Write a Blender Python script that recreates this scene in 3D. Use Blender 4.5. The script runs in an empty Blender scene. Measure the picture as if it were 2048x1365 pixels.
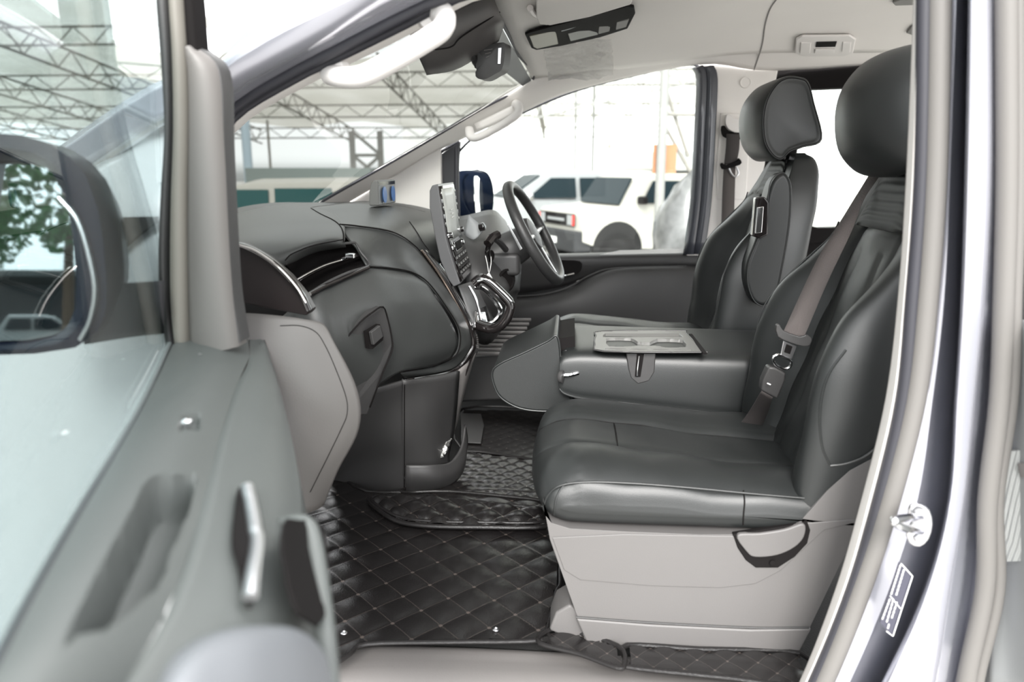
import bpy, bmesh, math, random
from mathutils import Vector, Matrix
random.seed(7)
C = bpy.context.scene.collection
S = bpy.context.scene
# ---------------------------------------------------------------- camera
FPX, CZ = 1500.0, 1.65
TH = math.atan(347/1500); PS = math.atan(118/1500*math.cos(TH))
cam = bpy.data.cameras.new('camera'); camo = bpy.data.objects.new('camera', cam); C.objects.link(camo)
camo.location = (0, 0, CZ); camo.rotation_euler = (math.pi/2-TH, 0, PS)
cam.sensor_width = 36; cam.lens = 36*FPX/2048; cam.clip_start = .02; cam.clip_end = 500
cam.dof.use_dof = True; cam.dof.focus_distance = 1.75; cam.dof.aperture_fstop = 3.2
S.camera = camo
S.view_settings.view_transform = 'Standard'; S.view_settings.look = 'None'
S.view_settings.gamma = 1; S.view_settings.use_curve_mapping = False
S.view_settings.exposure = 0.45
# ---------------------------------------------------------------- world: bright overcast sky, darker band at the horizon, pale ground
W = bpy.data.worlds.new('world'); S.world = W; W.use_nodes = True
nt = W.node_tree; nt.nodes.clear()
o = nt.nodes.new('ShaderNodeOutputWorld'); b = nt.nodes.new('ShaderNodeBackground')
g = nt.nodes.new('ShaderNodeNewGeometry'); sx = nt.nodes.new('ShaderNodeSeparateXYZ')
mr = nt.nodes.new('ShaderNodeMapRange'); mr.inputs[1].default_value = -1; mr.inputs[2].default_value = 1
cr = nt.nodes.new('ShaderNodeValToRGB'); e = cr.color_ramp
e.elements[0].position = 0; e.elements[0].color = (.30, .30, .29, 1)
e.elements[1].position = 1; e.elements[1].color = (1, 1, 1, 1)
for p, c in ((.47, (.36, .36, .35, 1)), (.495, (.30, .31, .31, 1)), (.505, (.92, .94, .95, 1)), (.56, (.97, .985, 1, 1))):
    q = e.elements.new(p); q.color = c
tc = nt.nodes.new('ShaderNodeTexCoord')
nt.links.new(tc.outputs['Generated'], sx.inputs[0]); nt.links.new(sx.outputs[2], mr.inputs[0])
nt.links.new(mr.outputs[0], cr.inputs[0]); nt.links.new(cr.outputs[0], b.inputs[0])
def wm_(op, x, y=None, clamp=False):
    q = nt.nodes.new('ShaderNodeMath'); q.operation = op; q.use_clamp = clamp
    for i, v_ in enumerate((x, y)):
        if v_ is None: continue
        if isinstance(v_, (int, float)): q.inputs[i].default_value = v_
        else: nt.links.new(v_, q.inputs[i])
    return q.outputs[0]
# the yard is open ahead and behind, roofed over to both sides
fw = wm_('MULTIPLY', wm_('SUBTRACT', sx.outputs[1], .02), 3.0, True)
bw = wm_('POWER', wm_('MAXIMUM', wm_('ADD', wm_('MULTIPLY', sx.outputs[1], -.93), wm_('MULTIPLY', sx.outputs[2], .36)), 0.0), 3.0)
st_ = wm_('ADD', wm_('ADD', wm_('MULTIPLY', fw, 2.5), wm_('MULTIPLY', bw, 5.2)), wm_('ADD', wm_('MULTIPLY', wm_('MAXIMUM', sx.outputs[2], 0.0), .8), .5))
nt.links.new(st_, b.inputs[1])
nt.links.new(b.outputs[0], o.inputs[0])
sun = bpy.data.lights.new('sun', 'SUN'); sun.energy = 4.6; sun.angle = math.radians(22); sun.color = (1, .97, .93)
suno = bpy.data.objects.new('sun', sun); C.objects.link(suno)
suno.rotation_euler = Vector((-.03, 1.0, -.68)).to_track_quat('-Z', 'Y').to_euler(); suno.location = (-1, -4, 6)
# ---------------------------------------------------------------- pixel of the photograph + depth -> point in the place
Fv = Vector((-math.sin(PS)*math.cos(TH), math.cos(PS)*math.cos(TH), -math.sin(TH)))
Rv = Vector((math.cos(PS), math.sin(PS), 0)); Uv = Rv.cross(Fv)
def ray(px, py): return Fv*FPX + Rv*(px-1024) - Uv*(py-682.5)
def A(px, py, Y): d = ray(px, py); d = d*(Y/d.y); return Vector((d.x, d.y, d.z+CZ))
def AZ(px, py, z): d = ray(px, py); d = d*((z-CZ)/d.z); return Vector((d.x, d.y, z))
def V(p):
    return p.copy() if isinstance(p, Vector) else A(*p)
# ---------------------------------------------------------------- materials
def mat(name, col, rough=.5, metal=0, coat=0, bump=0, bscale=200, var=0, vscale=8, spec=.5, trans=0, sub=None, stretch=None, btype='noise'):
    m = bpy.data.materials.new(name); m.use_nodes = True; n = m.node_tree; p = n.nodes['Principled BSDF']
    p.inputs['Base Color'].default_value = (*col, 1); p.inputs['Roughness'].default_value = rough
    p.inputs['Metallic'].default_value = metal; p.inputs['Coat Weight'].default_value = coat
    p.inputs['Coat Roughness'].default_value = .05; p.inputs['Specular IOR Level'].default_value = spec
    tcn = n.nodes.new('ShaderNodeTexCoord'); src = tcn.outputs['Object']
    if stretch:
        mp = n.nodes.new('ShaderNodeMapping'); mp.inputs['Scale'].default_value = stretch; n.links.new(src, mp.inputs[0]); src = mp.outputs[0]
    nz = n.nodes.new('ShaderNodeTexNoise'); nz.inputs['Scale'].default_value = vscale; nz.inputs['Detail'].default_value = 3
    n.links.new(src, nz.inputs['Vector'])
    mx = n.nodes.new('ShaderNodeMix'); mx.data_type = 'RGBA'
    mx.inputs[6].default_value = (*[c*(1-var) for c in col], 1); mx.inputs[7].default_value = (*[min(1, c*(1+var)) for c in col], 1)
    n.links.new(nz.outputs['Fac'], mx.inputs[0]); n.links.new(mx.outputs[2], p.inputs['Base Color'])
    if bump:
        if btype == 'voronoi': t = n.nodes.new('ShaderNodeTexVoronoi'); out = t.outputs['Distance']
        elif btype == 'wave': t = n.nodes.new('ShaderNodeTexWave'); out = t.outputs['Fac']
        else: t = n.nodes.new('ShaderNodeTexNoise'); t.inputs['Detail'].default_value = 4; out = t.outputs['Fac']
        t.inputs['Scale'].default_value = bscale; n.links.new(src, t.inputs['Vector'])
        bp = n.nodes.new('ShaderNodeBump'); bp.inputs['Strength'].default_value = bump; bp.inputs['Distance'].default_value = .002
        n.links.new(out, bp.inputs['Height']); n.links.new(bp.outputs[0], p.inputs['Normal'])
    return m
def glass(name, tint, refl=.9, ior=1.45):
    m = bpy.data.materials.new(name); m.use_nodes = True; n = m.node_tree; n.nodes.clear()
    out = n.nodes.new('ShaderNodeOutputMaterial'); mx = n.nodes.new('ShaderNodeMixShader')
    t = n.nodes.new('ShaderNodeBsdfTransparent'); t.inputs[0].default_value = (*tint, 1)
    gl = n.nodes.new('ShaderNodeBsdfGlossy'); gl.inputs['Roughness'].default_value = .01; gl.inputs[0].default_value = (refl,)*3+(1,)
    ge = n.nodes.new('ShaderNodeNewGeometry'); dt = n.nodes.new('ShaderNodeVectorMath'); dt.operation = 'DOT_PRODUCT'
    n.links.new(ge.outputs['Incoming'], dt.inputs[0]); n.links.new(ge.outputs['Normal'], dt.inputs[1])
    def mth(op, x, y=None):
        q = n.nodes.new('ShaderNodeMath'); q.operation = op; n.links.new(x, q.inputs[0])
        if y is not None: q.inputs[1].default_value = y
        return q.outputs[0]
    ab = mth('ABSOLUTE', dt.outputs['Value']); iv = n.nodes.new('ShaderNodeMath'); iv.operation = 'SUBTRACT'; iv.inputs[0].default_value = 1; n.links.new(ab, iv.inputs[1])
    pw = mth('POWER', iv.outputs[0], 5.0); f0 = ((ior-1)/(ior+1))**2; fo = mth('ADD', mth('MULTIPLY', pw, .55), f0)
    n.links.new(fo, mx.inputs[0]); n.links.new(t.outputs[0], mx.inputs[1]); n.links.new(gl.outputs[0], mx.inputs[2]); n.links.new(mx.outputs[0], out.inputs[0])
    return m
def emis(name, col, st):
    m = bpy.data.materials.new(name); m.use_nodes = True; p = m.node_tree.nodes['Principled BSDF']
    p.inputs['Base Color'].default_value = (*col, 1); p.inputs['Emission Color'].default_value = (*col, 1); p.inputs['Emission Strength'].default_value = st
    p.inputs['Roughness'].default_value = .1
    return m
M = dict(
 leather=mat('black_leather', (.013, .0145, .0145), .42, bump=.14, bscale=800, spec=.55, var=.12, vscale=6),
 leather_perf=mat('ribbed_leather', (.012, .013, .013), .55, bump=.7, bscale=60, btype='wave', stretch=(1, .2, 1)),
 plast=mat('dark_plastic', (.040, .039, .039), .46, bump=.18, bscale=600, var=.05),
 dash=mat('dash_plastic', (.042, .044, .043), .38, bump=.15, bscale=500, var=.06),
 base=mat('seat_base_plastic', (.108, .103, .101), .5, bump=.12, bscale=500, var=.04),
 greyp=mat('grey_plastic', (.17, .16, .155), .55, bump=.12, bscale=400, var=.05),
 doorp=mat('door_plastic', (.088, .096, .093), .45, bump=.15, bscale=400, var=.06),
 cream=mat('headliner_fabric', (.80, .77, .74), .9, bump=.2, bscale=700, var=.02),
 creamp=mat('cream_plastic', (.74, .71, .69), .5, bump=.1, bscale=500),
 piano=mat('piano_black', (.012, .010, .010), .07, coat=.6),
 black=mat('matte_black', (.006, .005, .005), .8, bump=.1, bscale=400, spec=.15),
 rubber=mat('black_rubber', (.025, .025, .032), .55),
 rubberg=mat('grey_rubber', (.14, .134, .127), .5, spec=.3),
 chrome=mat('chrome', (.85, .85, .86), .12, metal=1),
 satin=mat('satin_metal', (.7, .7, .72), .3, metal=1),
 paint=mat('graphite_paint', (.46, .465, .52), .22, metal=.55, coat=1),
 navy=mat('navy_gloss', (.004, .008, .020), .3, spec=.12),
 belt=mat('belt_webbing', (.10, .086, .082), .75, bump=.6, bscale=220, btype='wave', stretch=(1, 1, 4)),
 beltd=mat('dark_webbing', (.05, .043, .042), .75, bump=.5, bscale=220, btype='wave'),
 carpet=mat('dark_carpet', (.02, .02, .02), .95, bump=.8, bscale=300),
 mats=mat('quilted_leatherette', (.012, .011, .011), .34, bump=.3, bscale=300, spec=.3),
 thread=mat('stitch_thread', (.20, .17, .16), .8),
 white=mat('white_paint', (.40, .39, .355), .5, spec=.2),
 silver=mat('silver_paint', (.26, .27, .275), .5, spec=.3),
 tyre=mat('tyre_rubber', (.014, .014, .014), .8, spec=.1),
 red=mat('red_plastic', (.75, .03, .02), .4),
 orange=mat('orange_board', (.36, .17, .09), .8, var=.15),
 steelp=mat('painted_steel', (.24, .24, .23), .6, var=.1),
 conc=mat('concrete', (.42, .41, .39), .9, bump=.3, bscale=8, var=.12, vscale=2),
 wallw=mat('white_wall', (.82, .83, .82), .8, var=.03),
 corr=mat('corrugated_sheet', (.55, .56, .56), .6, bump=1, bscale=6, btype='wave', stretch=(0, 0, 1)),
 dglass=mat('dark_car_glass', (.010, .018, .022), .4, spec=.06),
 teal=mat('teal_glass', (.02, .07, .07), .4, spec=.06),
 paper=mat('white_paper', (.8, .8, .78), .7),
 glassw=glass('windscreen_glass', (.28, .29, .28)),
 glasss=glass('side_glass', (.93, .95, .94), .9, 1.2),
 glassd=glass('door_glass', (.55, .60, .60), .9, 1.12),
 mirror=mat('mirror_glass', (.80, .86, .88), .02, metal=1),
 plastic_film=glass('clear_film', (.86, .87, .86), 1),
 screen=mat('grey_screen', (.34, .35, .33), .35, spec=.3),
)
# ---------------------------------------------------------------- mesh helpers
def cr1(p0, p1, p2, p3, t):
    return .5*((2*p1)+(p2-p0)*t+(2*p0-5*p1+4*p2-p3)*t*t+(3*p1-p0-3*p2+p3)*t*t*t)
def smooth(pts, n=6, closed=False):
    pts = [V(p) for p in pts]; L = len(pts); out = []
    if L < 3 and not closed: 
        return [pts[0].lerp(pts[-1], i/n) for i in range(n+1)]
    for i in range(L if closed else L-1):
        if closed: q = [pts[(i+k-1) % L] for k in range(4)]
        else:
            q = [pts[max(i-1, 0)], pts[i], pts[i+1], pts[min(i+2, L-1)]]
            if i == 0: q[0] = 2*pts[0]-pts[1]
            if i == L-2: q[3] = 2*pts[-1]-pts[-2]
        for k in range(n): out.append(cr1(*q, k/n))
    if not closed: out.append(pts[-1].copy())
    return out
class MB:
    def __init__(s): s.v = []; s.f = []
    def add(s, v, f):
        b = len(s.v); s.v += [Vector(x) for x in v]; s.f += [tuple(i+b for i in q) for q in f]; return s
    def grid(s, rows, closeu=False, closev=False, caps=False):
        h, w = len(rows), len(rows[0]); v = [p for r in rows for p in r]; f = []
        for i in range(h if closev else h-1):
            for j in range(w if closeu else w-1):
                a, b2 = i*w+j, i*w+(j+1) % w; c, d = ((i+1) % h)*w+j, ((i+1) % h)*w+(j+1) % w
                f.append((a, b2, d, c))
        if caps: f.append(tuple(range(w))[::-1]); f.append(tuple((h-1)*w+j for j in range(w)))
        return s.add(v, f)
    def patch(s, rows, n=5, m=5, closeu=False, caps=False):
        r = [smooth(q, n, closeu) for q in rows]; w = len(r[0])
        cols = [smooth([q[j] for q in r], m) for j in range(w)]
        return s.grid([[cols[j][i] for j in range(w)] for i in range(len(cols[0]))], closeu=closeu, caps=caps)
    def prism(s, pts, off):
        n = len(pts); v = [Vector(p) for p in pts]+[Vector(p)+off for p in pts]
        f = [tuple(range(n))[::-1], tuple(range(n, 2*n))]+[(i, (i+1) % n, n+(i+1) % n, n+i) for i in range(n)]
        return s.add(v, f)
    def box(s, c, sz, rot=None):
        c = Vector(c); v = []
        for x in (-.5, .5):
            for y in (-.5, .5):
                for z in (-.5, .5):
                    p = Vector((x*sz[0], y*sz[1], z*sz[2])); v.append(c+(rot @ p if rot else p))
        return s.add(v, [(0, 1, 3, 2), (4, 6, 7, 5), (0, 4, 5, 1), (2, 3, 7, 6), (0, 2, 6, 4), (1, 5, 7, 3)])
    def tube(s, pts, r, k=10, caps=True, closed=False):
        n = len(pts); rows = []; up = None
        for i, p in enumerate(pts):
            a = pts[(i-1) % n] if closed else pts[max(i-1, 0)]; b2 = pts[(i+1) % n] if closed else pts[min(i+1, n-1)]
            t = (b2-a).normalized()
            if up is None: up = Vector((0, 0, 1)) if abs(t.z) < .9 else Vector((1, 0, 0))
            sd = t.cross(up).normalized(); up = sd.cross(t).normalized()
            rr = r[min(len(r)-1, int(i*len(r)/n))] if isinstance(r, list) else r
            ra, rb = rr if isinstance(rr, tuple) else (rr, rr)
            rows.append([p+sd*math.cos(2*math.pi*j/k)*ra+up*math.sin(2*math.pi*j/k)*rb for j in range(k)])
        return s.grid(rows, closeu=True, closev=closed, caps=caps and not closed)
    def lathe(s, c, axis, prof, k=24):
        c = Vector(c); ax = Vector(axis).normalized(); u = ax.orthogonal().normalized(); w = ax.cross(u)
        rows = [[c+ax*h+(u*math.cos(2*math.pi*j/k)+w*math.sin(2*math.pi*j/k))*r for j in range(k)] for h, r in prof]
        return s.grid(rows, closeu=True, caps=True)
    def build(s, name, m, parent=None, flat=False, bevel=0, thick=0, seg=3, sub=0, angle=40, sharp=42):
        me = bpy.data.meshes.new(name); me.from_pydata([tuple(p) for p in s.v], [], s.f)
        bm = bmesh.new(); bm.from_mesh(me); bmesh.ops.remove_doubles(bm, verts=bm.verts, dist=1e-5); bmesh.ops.recalc_face_normals(bm, faces=bm.faces)
        bm.to_mesh(me); bm.free()
        ob = bpy.data.objects.new(name, me); C.objects.link(ob)
        me.materials.append(M[m] if isinstance(m, str) else m)
        if not flat:
            for p in me.polygons: p.use_smooth = True
            me.set_sharp_from_angle(angle=math.radians(sharp))
        if thick:
            so = ob.modifiers.new('s', 'SOLIDIFY'); so.thickness = abs(thick); so.offset = -1 if thick > 0 else 1
        if sub:
            su = ob.modifiers.new('u', 'SUBSURF'); su.levels = su.render_levels = sub
        if bevel:
            bv = ob.modifiers.new('b', 'BEVEL'); bv.width = bevel; bv.segments = seg; bv.limit_method = 'ANGLE'; bv.angle_limit = math.radians(angle); bv.harden_normals = False
            if not flat: 
                wn = ob.modifiers.new('w', 'WEIGHTED_NORMAL'); wn.keep_sharp = False
        if parent is not None: par(ob, parent)
        return ob
def par(ob, parent):
    ob.parent = parent; bpy.context.view_layer.update(); ob.matrix_parent_inverse = world_of(parent).inverted()
def world_of(o):
    return world_of(o.parent) @ o.matrix_parent_inverse @ o.matrix_basis if o.parent else o.matrix_basis.copy()
def thing(name, loc, label, cat, group=None):
    o = bpy.data.objects.new(name, None); C.objects.link(o); o.location = Vector(loc); o.empty_display_size = .1
    tag(o, label, cat, group); return o
def tag(o, label=None, cat=None, group=None, kind=None):
    if label: o['label'] = label
    if cat: o['category'] = cat
    if group: o['group'] = group
    if kind: o['kind'] = kind
    return o
def struct(o): o['kind'] = 'structure'; return o
def P(*l): return [V(p) for p in l]
def slab(name, pts, d, m, parent=None, bevel=0, sm=0, off=None, **k):
    q = smooth(pts, sm, True) if sm else P(*pts)
    return MB().prism(q, off or Vector((0, d, 0))).build(name, m, parent, bevel=bevel, **k)
def tubeo(name, pts, r, m, parent=None, n=6, closed=False, k=8):
    return MB().tube(smooth(pts, n, closed) if n else P(*pts), r, k, closed=closed).build(name, m, parent)
def resample(pts, n, closed=True):
    pts = [Vector(p) for p in pts]; q = pts+[pts[0]] if closed else pts; L = [0]
    for a, b2 in zip(q, q[1:]): L.append(L[-1]+(b2-a).length)
    out = []; j = 0
    for i in range(n):
        t = L[-1]*i/(n if closed else n-1)
        while j < len(L)-2 and L[j+1] < t: j += 1
        out.append(q[j].lerp(q[j+1], min(1, (t-L[j])/max(1e-9, L[j+1]-L[j]))))
    return out
def ring(name, outer, inner, d, m, parent=None, sm=5, n=96, bevel=.003, **k):
    a = resample(smooth(outer, sm, True), n); b2 = resample(smooth(inner, sm, True), n); off = Vector((0, d, 0))
    mb = MB(); rows = [a, b2, [p+off for p in b2], [p+off for p in a]]
    mb.grid(rows, closeu=True, closev=True)
    return mb.build(name, m, parent, bevel=bevel, **k)
def rbox(name, c, sz, m, parent=None, bevel=.005, rot=None, seg=3):
    return MB().box(c, sz, rot).build(name, m, parent, bevel=bevel, seg=seg)
def text(name, s, loc, size, m, parent, right, up, depth=.0006, align='CENTER'):
    cu = bpy.data.curves.new(name, 'FONT'); cu.body = s; cu.size = size; cu.extrude = depth; cu.align_x = align; cu.align_y = 'CENTER'
    o = bpy.data.objects.new(name+'_t', cu); C.objects.link(o)
    bpy.context.view_layer.update(); me = bpy.data.meshes.new_from_object(o); bpy.data.objects.remove(o)
    ob = bpy.data.objects.new(name, me); C.objects.link(ob); me.materials.clear(); me.materials.append(M[m] if isinstance(m, str) else m)
    r = Vector(right).normalized(); u = Vector(up); u = (u-r*u.dot(r)).normalized(); n_ = r.cross(u)
    mw = Matrix((r, u, n_)).transposed().to_4x4(); mw.translation = Vector(loc)
    for v in me.vertices: v.co = mw @ v.co
    if parent is not None: par(ob, parent)
    return ob

def inside(x, y, poly):
    c = False; n = len(poly); j = n-1
    for i in range(n):
        xi, yi = poly[i]; xj, yj = poly[j]
        if (yi > y) != (yj > y) and x < (xj-xi)*(y-yi)/(yj-yi)+xi: c = not c
        j = i
    return c
def dist_poly(x, y, poly):
    d = 1e9; n = len(poly)
    for i in range(n):
        ax, ay = poly[i]; bx, by = poly[(i+1) % n]; dx, dy = bx-ax, by-ay
        t = max(0, min(1, ((x-ax)*dx+(y-ay)*dy)/max(1e-12, dx*dx+dy*dy)))
        d = min(d, math.hypot(x-ax-t*dx, y-ay-t*dy))
    return d
def sm2(poly, n=5):
    q = smooth([Vector((x, y, 0)) for x, y in poly], n, True); return [(p.x, p.y) for p in q]
def dentsurf(x0, x1, y0, y1, res, pos, outline, dents=()):
    """flat or curved sheet over a rectangle of parameters, cut to an outline; dents = (polygon, depth, slope)"""
    nx, ny = int((x1-x0)/res)+1, int((y1-y0)/res)+1; mb = MB(); v = []; ok = []
    for j in range(ny):
        for i in range(nx):
            x, y = x0+i*res, y0+j*res; h = 0
            for poly, dp, sl in dents:
                s_ = dist_poly(x, y, poly)
                if inside(x, y, poly): h += dp*min(1, s_/sl)
            v.append(pos(x, y, h)); ok.append(inside(x, y, outline))
    f = [(j*nx+i, j*nx+i+1, (j+1)*nx+i+1, (j+1)*nx+i) for j in range(ny-1) for i in range(nx-1) if ok[j*nx+i] and ok[j*nx+i+1] and ok[(j+1)*nx+i] and ok[(j+1)*nx+i+1]]
    used = sorted({i for q in f for i in q}); mp = {a: k for k, a in enumerate(used)}
    return mb.add([v[i] for i in used], [tuple(mp[i] for i in q) for q in f])

from mathutils.bvhtree import BVHTree
def hitter(obs):
    vs, fs = [], []
    for o in obs:
        bpy.context.view_layer.update(); dg = bpy.context.evaluated_depsgraph_get(); ev = o.evaluated_get(dg); me = ev.to_mesh(); mw = world_of(o); b = len(vs)
        vs += [mw @ v.co for v in me.vertices]; fs += [tuple(i+b for i in p.vertices) for p in me.polygons]; ev.to_mesh_clear()
    T = BVHTree.FromPolygons(vs, fs); eye = Vector((0, 0, CZ))
    def h(x, y, lift=.001, Y=2.5):
        d = ray(x, y).normalized(); loc, n, i, dist = T.ray_cast(eye, d)
        if loc is None: return A(x, y, Y)
        if n.dot(d) > 0: n = -n
        return loc+n*lift
    return h
def drape(name, h, pts, r, m, parent, lift=.0005, n=6, closed=False, k=6):
    q = smooth([Vector((x, y, 0)) for x, y in pts], n, closed); w = [h(p.x, p.y, lift) for p in q]
    return MB().tube(w, r, k, closed=closed).build(name, m, parent)
def dslab(name, h, pts, lift, th, m, parent, bevel=.001, sm=0):
    q = [Vector((x, y, 0)) for x, y in pts]; q = smooth(q, sm, True) if sm else q
    w = [h(p.x, p.y, lift) for p in q]; c = [h(p.x, p.y, 0) for p in q]; off = (sum(c, Vector())-sum(w, Vector()))/len(w); off = off.normalized()*th
    return MB().prism(w, off).build(name, m, parent, bevel=bevel)
# ================================================================ the setting: van shell
# headliner: rows run rearwards, columns across the van
hl = []
front = [A(985, -330, 1.32), A(975, -120, 1.7), A(985, 0, 2.12), A(1022, 80, 2.5), A(1065, 158, 2.86)]
for k, X in enumerate((None, .25, .6, 1.0, 1.5, 2.1)):
    if X is None: hl.append(front); continue
    dz = [0, .02, .02, .02, .01][k-1] if k <= 5 else 0
    hl.append([Vector((X, 1.32, 2.0)), Vector((X, 1.7, 2.085)), Vector((X, 2.12, 2.11)), Vector((X, 2.55, 2.10)), Vector((X, 2.86, 2.0+min(.04, X*.08)))])
hl[1] = [Vector((.25, 1.32, 1.99)), Vector((.25, 1.7, 2.06)), Vector((.25, 2.12, 2.09)), Vector((.25, 2.52, 2.075)), Vector((.22, 2.87, 2.0))]
ceil = struct(MB().patch(hl, 8, 8).build('ceiling', 'cream', thick=-.012))
# far side upper trim (windscreen pillar, roof rail)
up = P((610, 420, 2.72), (640, 403, 2.74), (760, 335, 2.78), (860, 277, 2.8), (960, 218, 2.83), (1065, 158, 2.86))+[Vector((.22, 2.83, 2.03)), Vector((.6, 2.81, 2.08)), Vector((1.0, 2.81, 2.08)), Vector((2.1, 2.81, 2.08))]
lo = P((655, 432, 2.93), (700, 402, 2.93), (790, 350, 2.94), (866, 306, 2.95), (918, 280, 2.95), (1040, 226, 2.95), (1150, 180, 2.95), (1395, 128, 2.96), (1560, 140, 2.97))+[A(1960, 110, 2.99)]
mid = [a.lerp(b2, .5)+Vector((0, -.03, .01)) for a, b2 in zip(up, lo)]
struct(MB().patch([up, mid, lo], 5, 5).build('trim_far_pillar', 'cream', thick=.003))
tubeo('windscreen_gasket', [(575, 447, 2.74), (640, 405, 2.745), (760, 337, 2.785), (860, 279, 2.805), (960, 219, 2.835), (1066, 159, 2.865), (1037, 110, 2.64), (1022, 78, 2.5), (985, -2, 2.12), (975, -122, 1.7)], .006, 'rubber', n=4)
bpy.data.objects['windscreen_gasket'].name = 'trim_windscreen_seal'; struct(bpy.data.objects['trim_windscreen_seal'])
# windscreen pane
wt = P((985, -330, 1.32), (975, -120, 1.7), (985, 0, 2.12), (1022, 80, 2.5), (1065, 158, 2.86))
wb = [Vector((-.88, 1.2, 1.50)), Vector((-1.05, 1.6, 1.47)), Vector((-1.1, 2.0, 1.47)), Vector((-1.05, 2.4, 1.48)), A(610, 420, 2.74)]
wm = [a.lerp(b2, .5)+Vector((-.03, 0, .03)) for a, b2 in zip(wt, wb)]; wm[-1] = A(833, 293, 2.79)
struct(MB().patch([wt, wm, wb], 5, 8).build('window_1', 'glassw'))
# black shade band printed along the top of the windscreen
r1 = [p.lerp(q, .0)+Vector((-.004, 0, -.006)) for p, q in zip(wt, wm)]; r2 = [p.lerp(q, t)+Vector((-.002, 0, -.006)) for p, q, t in zip(wt, wm, (.16, .2, .24, .17, .08))]
struct(MB().patch([r1, r2], 5, 2).build('trim_shade_band', mat('shade_band', (.05, .055, .06), .3)))
struct(slab('trim_far_dash_corner', [(630, 440, 2.94), (700, 395, 2.94), (790, 345, 2.94), (880, 290, 2.94), (884, 440, 2.94)], .04, 'cream'))
# far B pillar trim
slab('trim_far_belt_pillar', [(1402, 122, 2.97), (1560, 122, 2.97), (1545, 200, 2.97), (1530, 330, 2.97), (1480, 520, 2.97), (1370, 520, 2.97), (1396, 420, 2.97), (1418, 250, 2.97)], .05, 'cream', bevel=.006)
struct(bpy.data.objects['trim_far_belt_pillar'])
struct(slab('trim_belt_guide_cover', [(1441, 226, 2.965), (1490, 226, 2.965), (1500, 270, 2.965), (1492, 400, 2.965), (1434, 400, 2.965), (1432, 340, 2.965)], .02, 'cream', bevel=.004))
struct(MB().lathe(A(1491, 165, 2.968), (0, -1, 0), [(0, .001), (0, .021), (.003, .02), (.003, .017), (.001, .016), (.001, .001)]).build('trim_screw_cover', 'cream'))
# rear side wall and its window
struct(ring('wall_right', [(1500, 128, 3.0), (1600, 118, 3.0), (1990, 60, 3.0), (2150, 60, 3.0), (2150, 720, 3.0), (1800, 760, 3.0), (1480, 760, 3.0), (1470, 400, 3.0)],
     [(1600, 260, 3.0), (1612, 186, 3.0), (1640, 178, 3.0), (1850, 172, 3.0), (1990, 170, 3.0), (1990, 440, 3.0), (1800, 444, 3.0), (1600, 444, 3.0)], .06, 'black', sm=4, bevel=.01))
struct(ring('window_2_frame', [(1528, 230, 2.985), (1545, 165, 2.985), (1590, 140, 2.985), (1720, 126, 2.985), (2000, 112, 2.985), (2000, 480, 2.985), (1700, 480, 2.985), (1530, 480, 2.985)],
     [(1600, 260, 2.985), (1612, 186, 2.985), (1640, 178, 2.985), (1850, 172, 2.985), (1990, 170, 2.985), (1990, 440, 2.985), (1800, 444, 2.985), (1600, 444, 2.985)], .03, 'black', sm=4, bevel=.008))
bpy.data.objects['window_2_frame'].name = 'trim_rear_window_frame'
struct(slab('window_2', [(1590, 165, 3.02), (2010, 160, 3.02), (2010, 455, 3.02), (1590, 455, 3.02)], .004, glass('rear_glass', (.88, .9, .88))))
# lower far side wall and floor
struct(MB().box((.3, 3.06, .95), (3.4, .06, .5)).build('wall_right_lower', 'plast'))
fl = MB().box((.35, 2.13, .735), (2.9, 1.8, .05)); struct(fl.build('floor', 'carpet'))
# firewall behind the dashboard
struct(MB().box((-1.12, 2.25, 1.08), (.05, 1.5, .7)).build('wall_front', 'black'))
# ---------------------------------------------------------------- near side opening: windscreen pillar, roof rail
def strips(name, lines, ys, m, bulge=0, parent=None, ext=True):
    pass
E0 = [(418, 150), (480, 98), (560, 48), (665, 0), (860, -80), (1100, -150), (1500, -190), (1960, -200)]
E1 = [(437, 195), (490, 158), (560, 120), (659, 68), (775, 0), (960, -70), (1180, -130), (1500, -160), (1950, -165)]
E2 = [(446, 240), (470, 210), (530, 170), (600, 131), (690, 86), (860, 0), (1100, -80), (1400, -120), (1910, -125)]
E3 = [(450, 275), (476, 234), (525, 203), (611, 155), (713, 107), (816, 56), (918, 0), (1300, -85), (1850, -90)]
E4 = [(452, 282), (508, 231), (560, 200), (659, 148), (780, 90), (898, 27), (953, 0), (1320, -70), (1838, -75)]
def ed(E, Y, n=40): return resample([A(x, y, Y) for x, y in E], n, False)
def mixp(a, b2, t, off=(0, 0, 0)): return [p.lerp(q, t)+Vector(off) for p, q in zip(a, b2)]
a0, a1, a2, a3, a4 = ed(E0, 1.08), ed(E1, 1.10), ed(E2, 1.16), ed(E3, 1.19), ed(E4, 1.26)
struct(MB().grid([mixp(a0, a0, 0, (-.02, .12, .04)), mixp(a0, a0, 0, (-.012, .05, .022)), a0, mixp(a0, a1, .35, (0, -.012, 0)), mixp(a0, a1, .7, (0, -.01, 0)), a1, mixp(a1, a1, 0, (.0, .008, -.002)),
      mixp(a1, a2, .4, (0, .0, 0)), mixp(a1, a2, .8, (0, .008, 0)), a2]).build('wall_left_rail', 'paint'))
bpy.data.objects['wall_left_rail'].name = 'trim_near_rail'
st = MB(); st.tube(mixp(a2, a3, .25, (0, -.01, 0)), .009, 10); st.tube(mixp(a2, a3, .75, (0, -.005, 0)), .007, 10); struct(st.build('trim_near_seal', 'rubber'))
sl = MB(); sl.tube(mixp(a2, a3, .52, (0, -.012, 0)), .0035, 8); struct(sl.build('trim_near_seal_bead', 'rubberg'))
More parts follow.
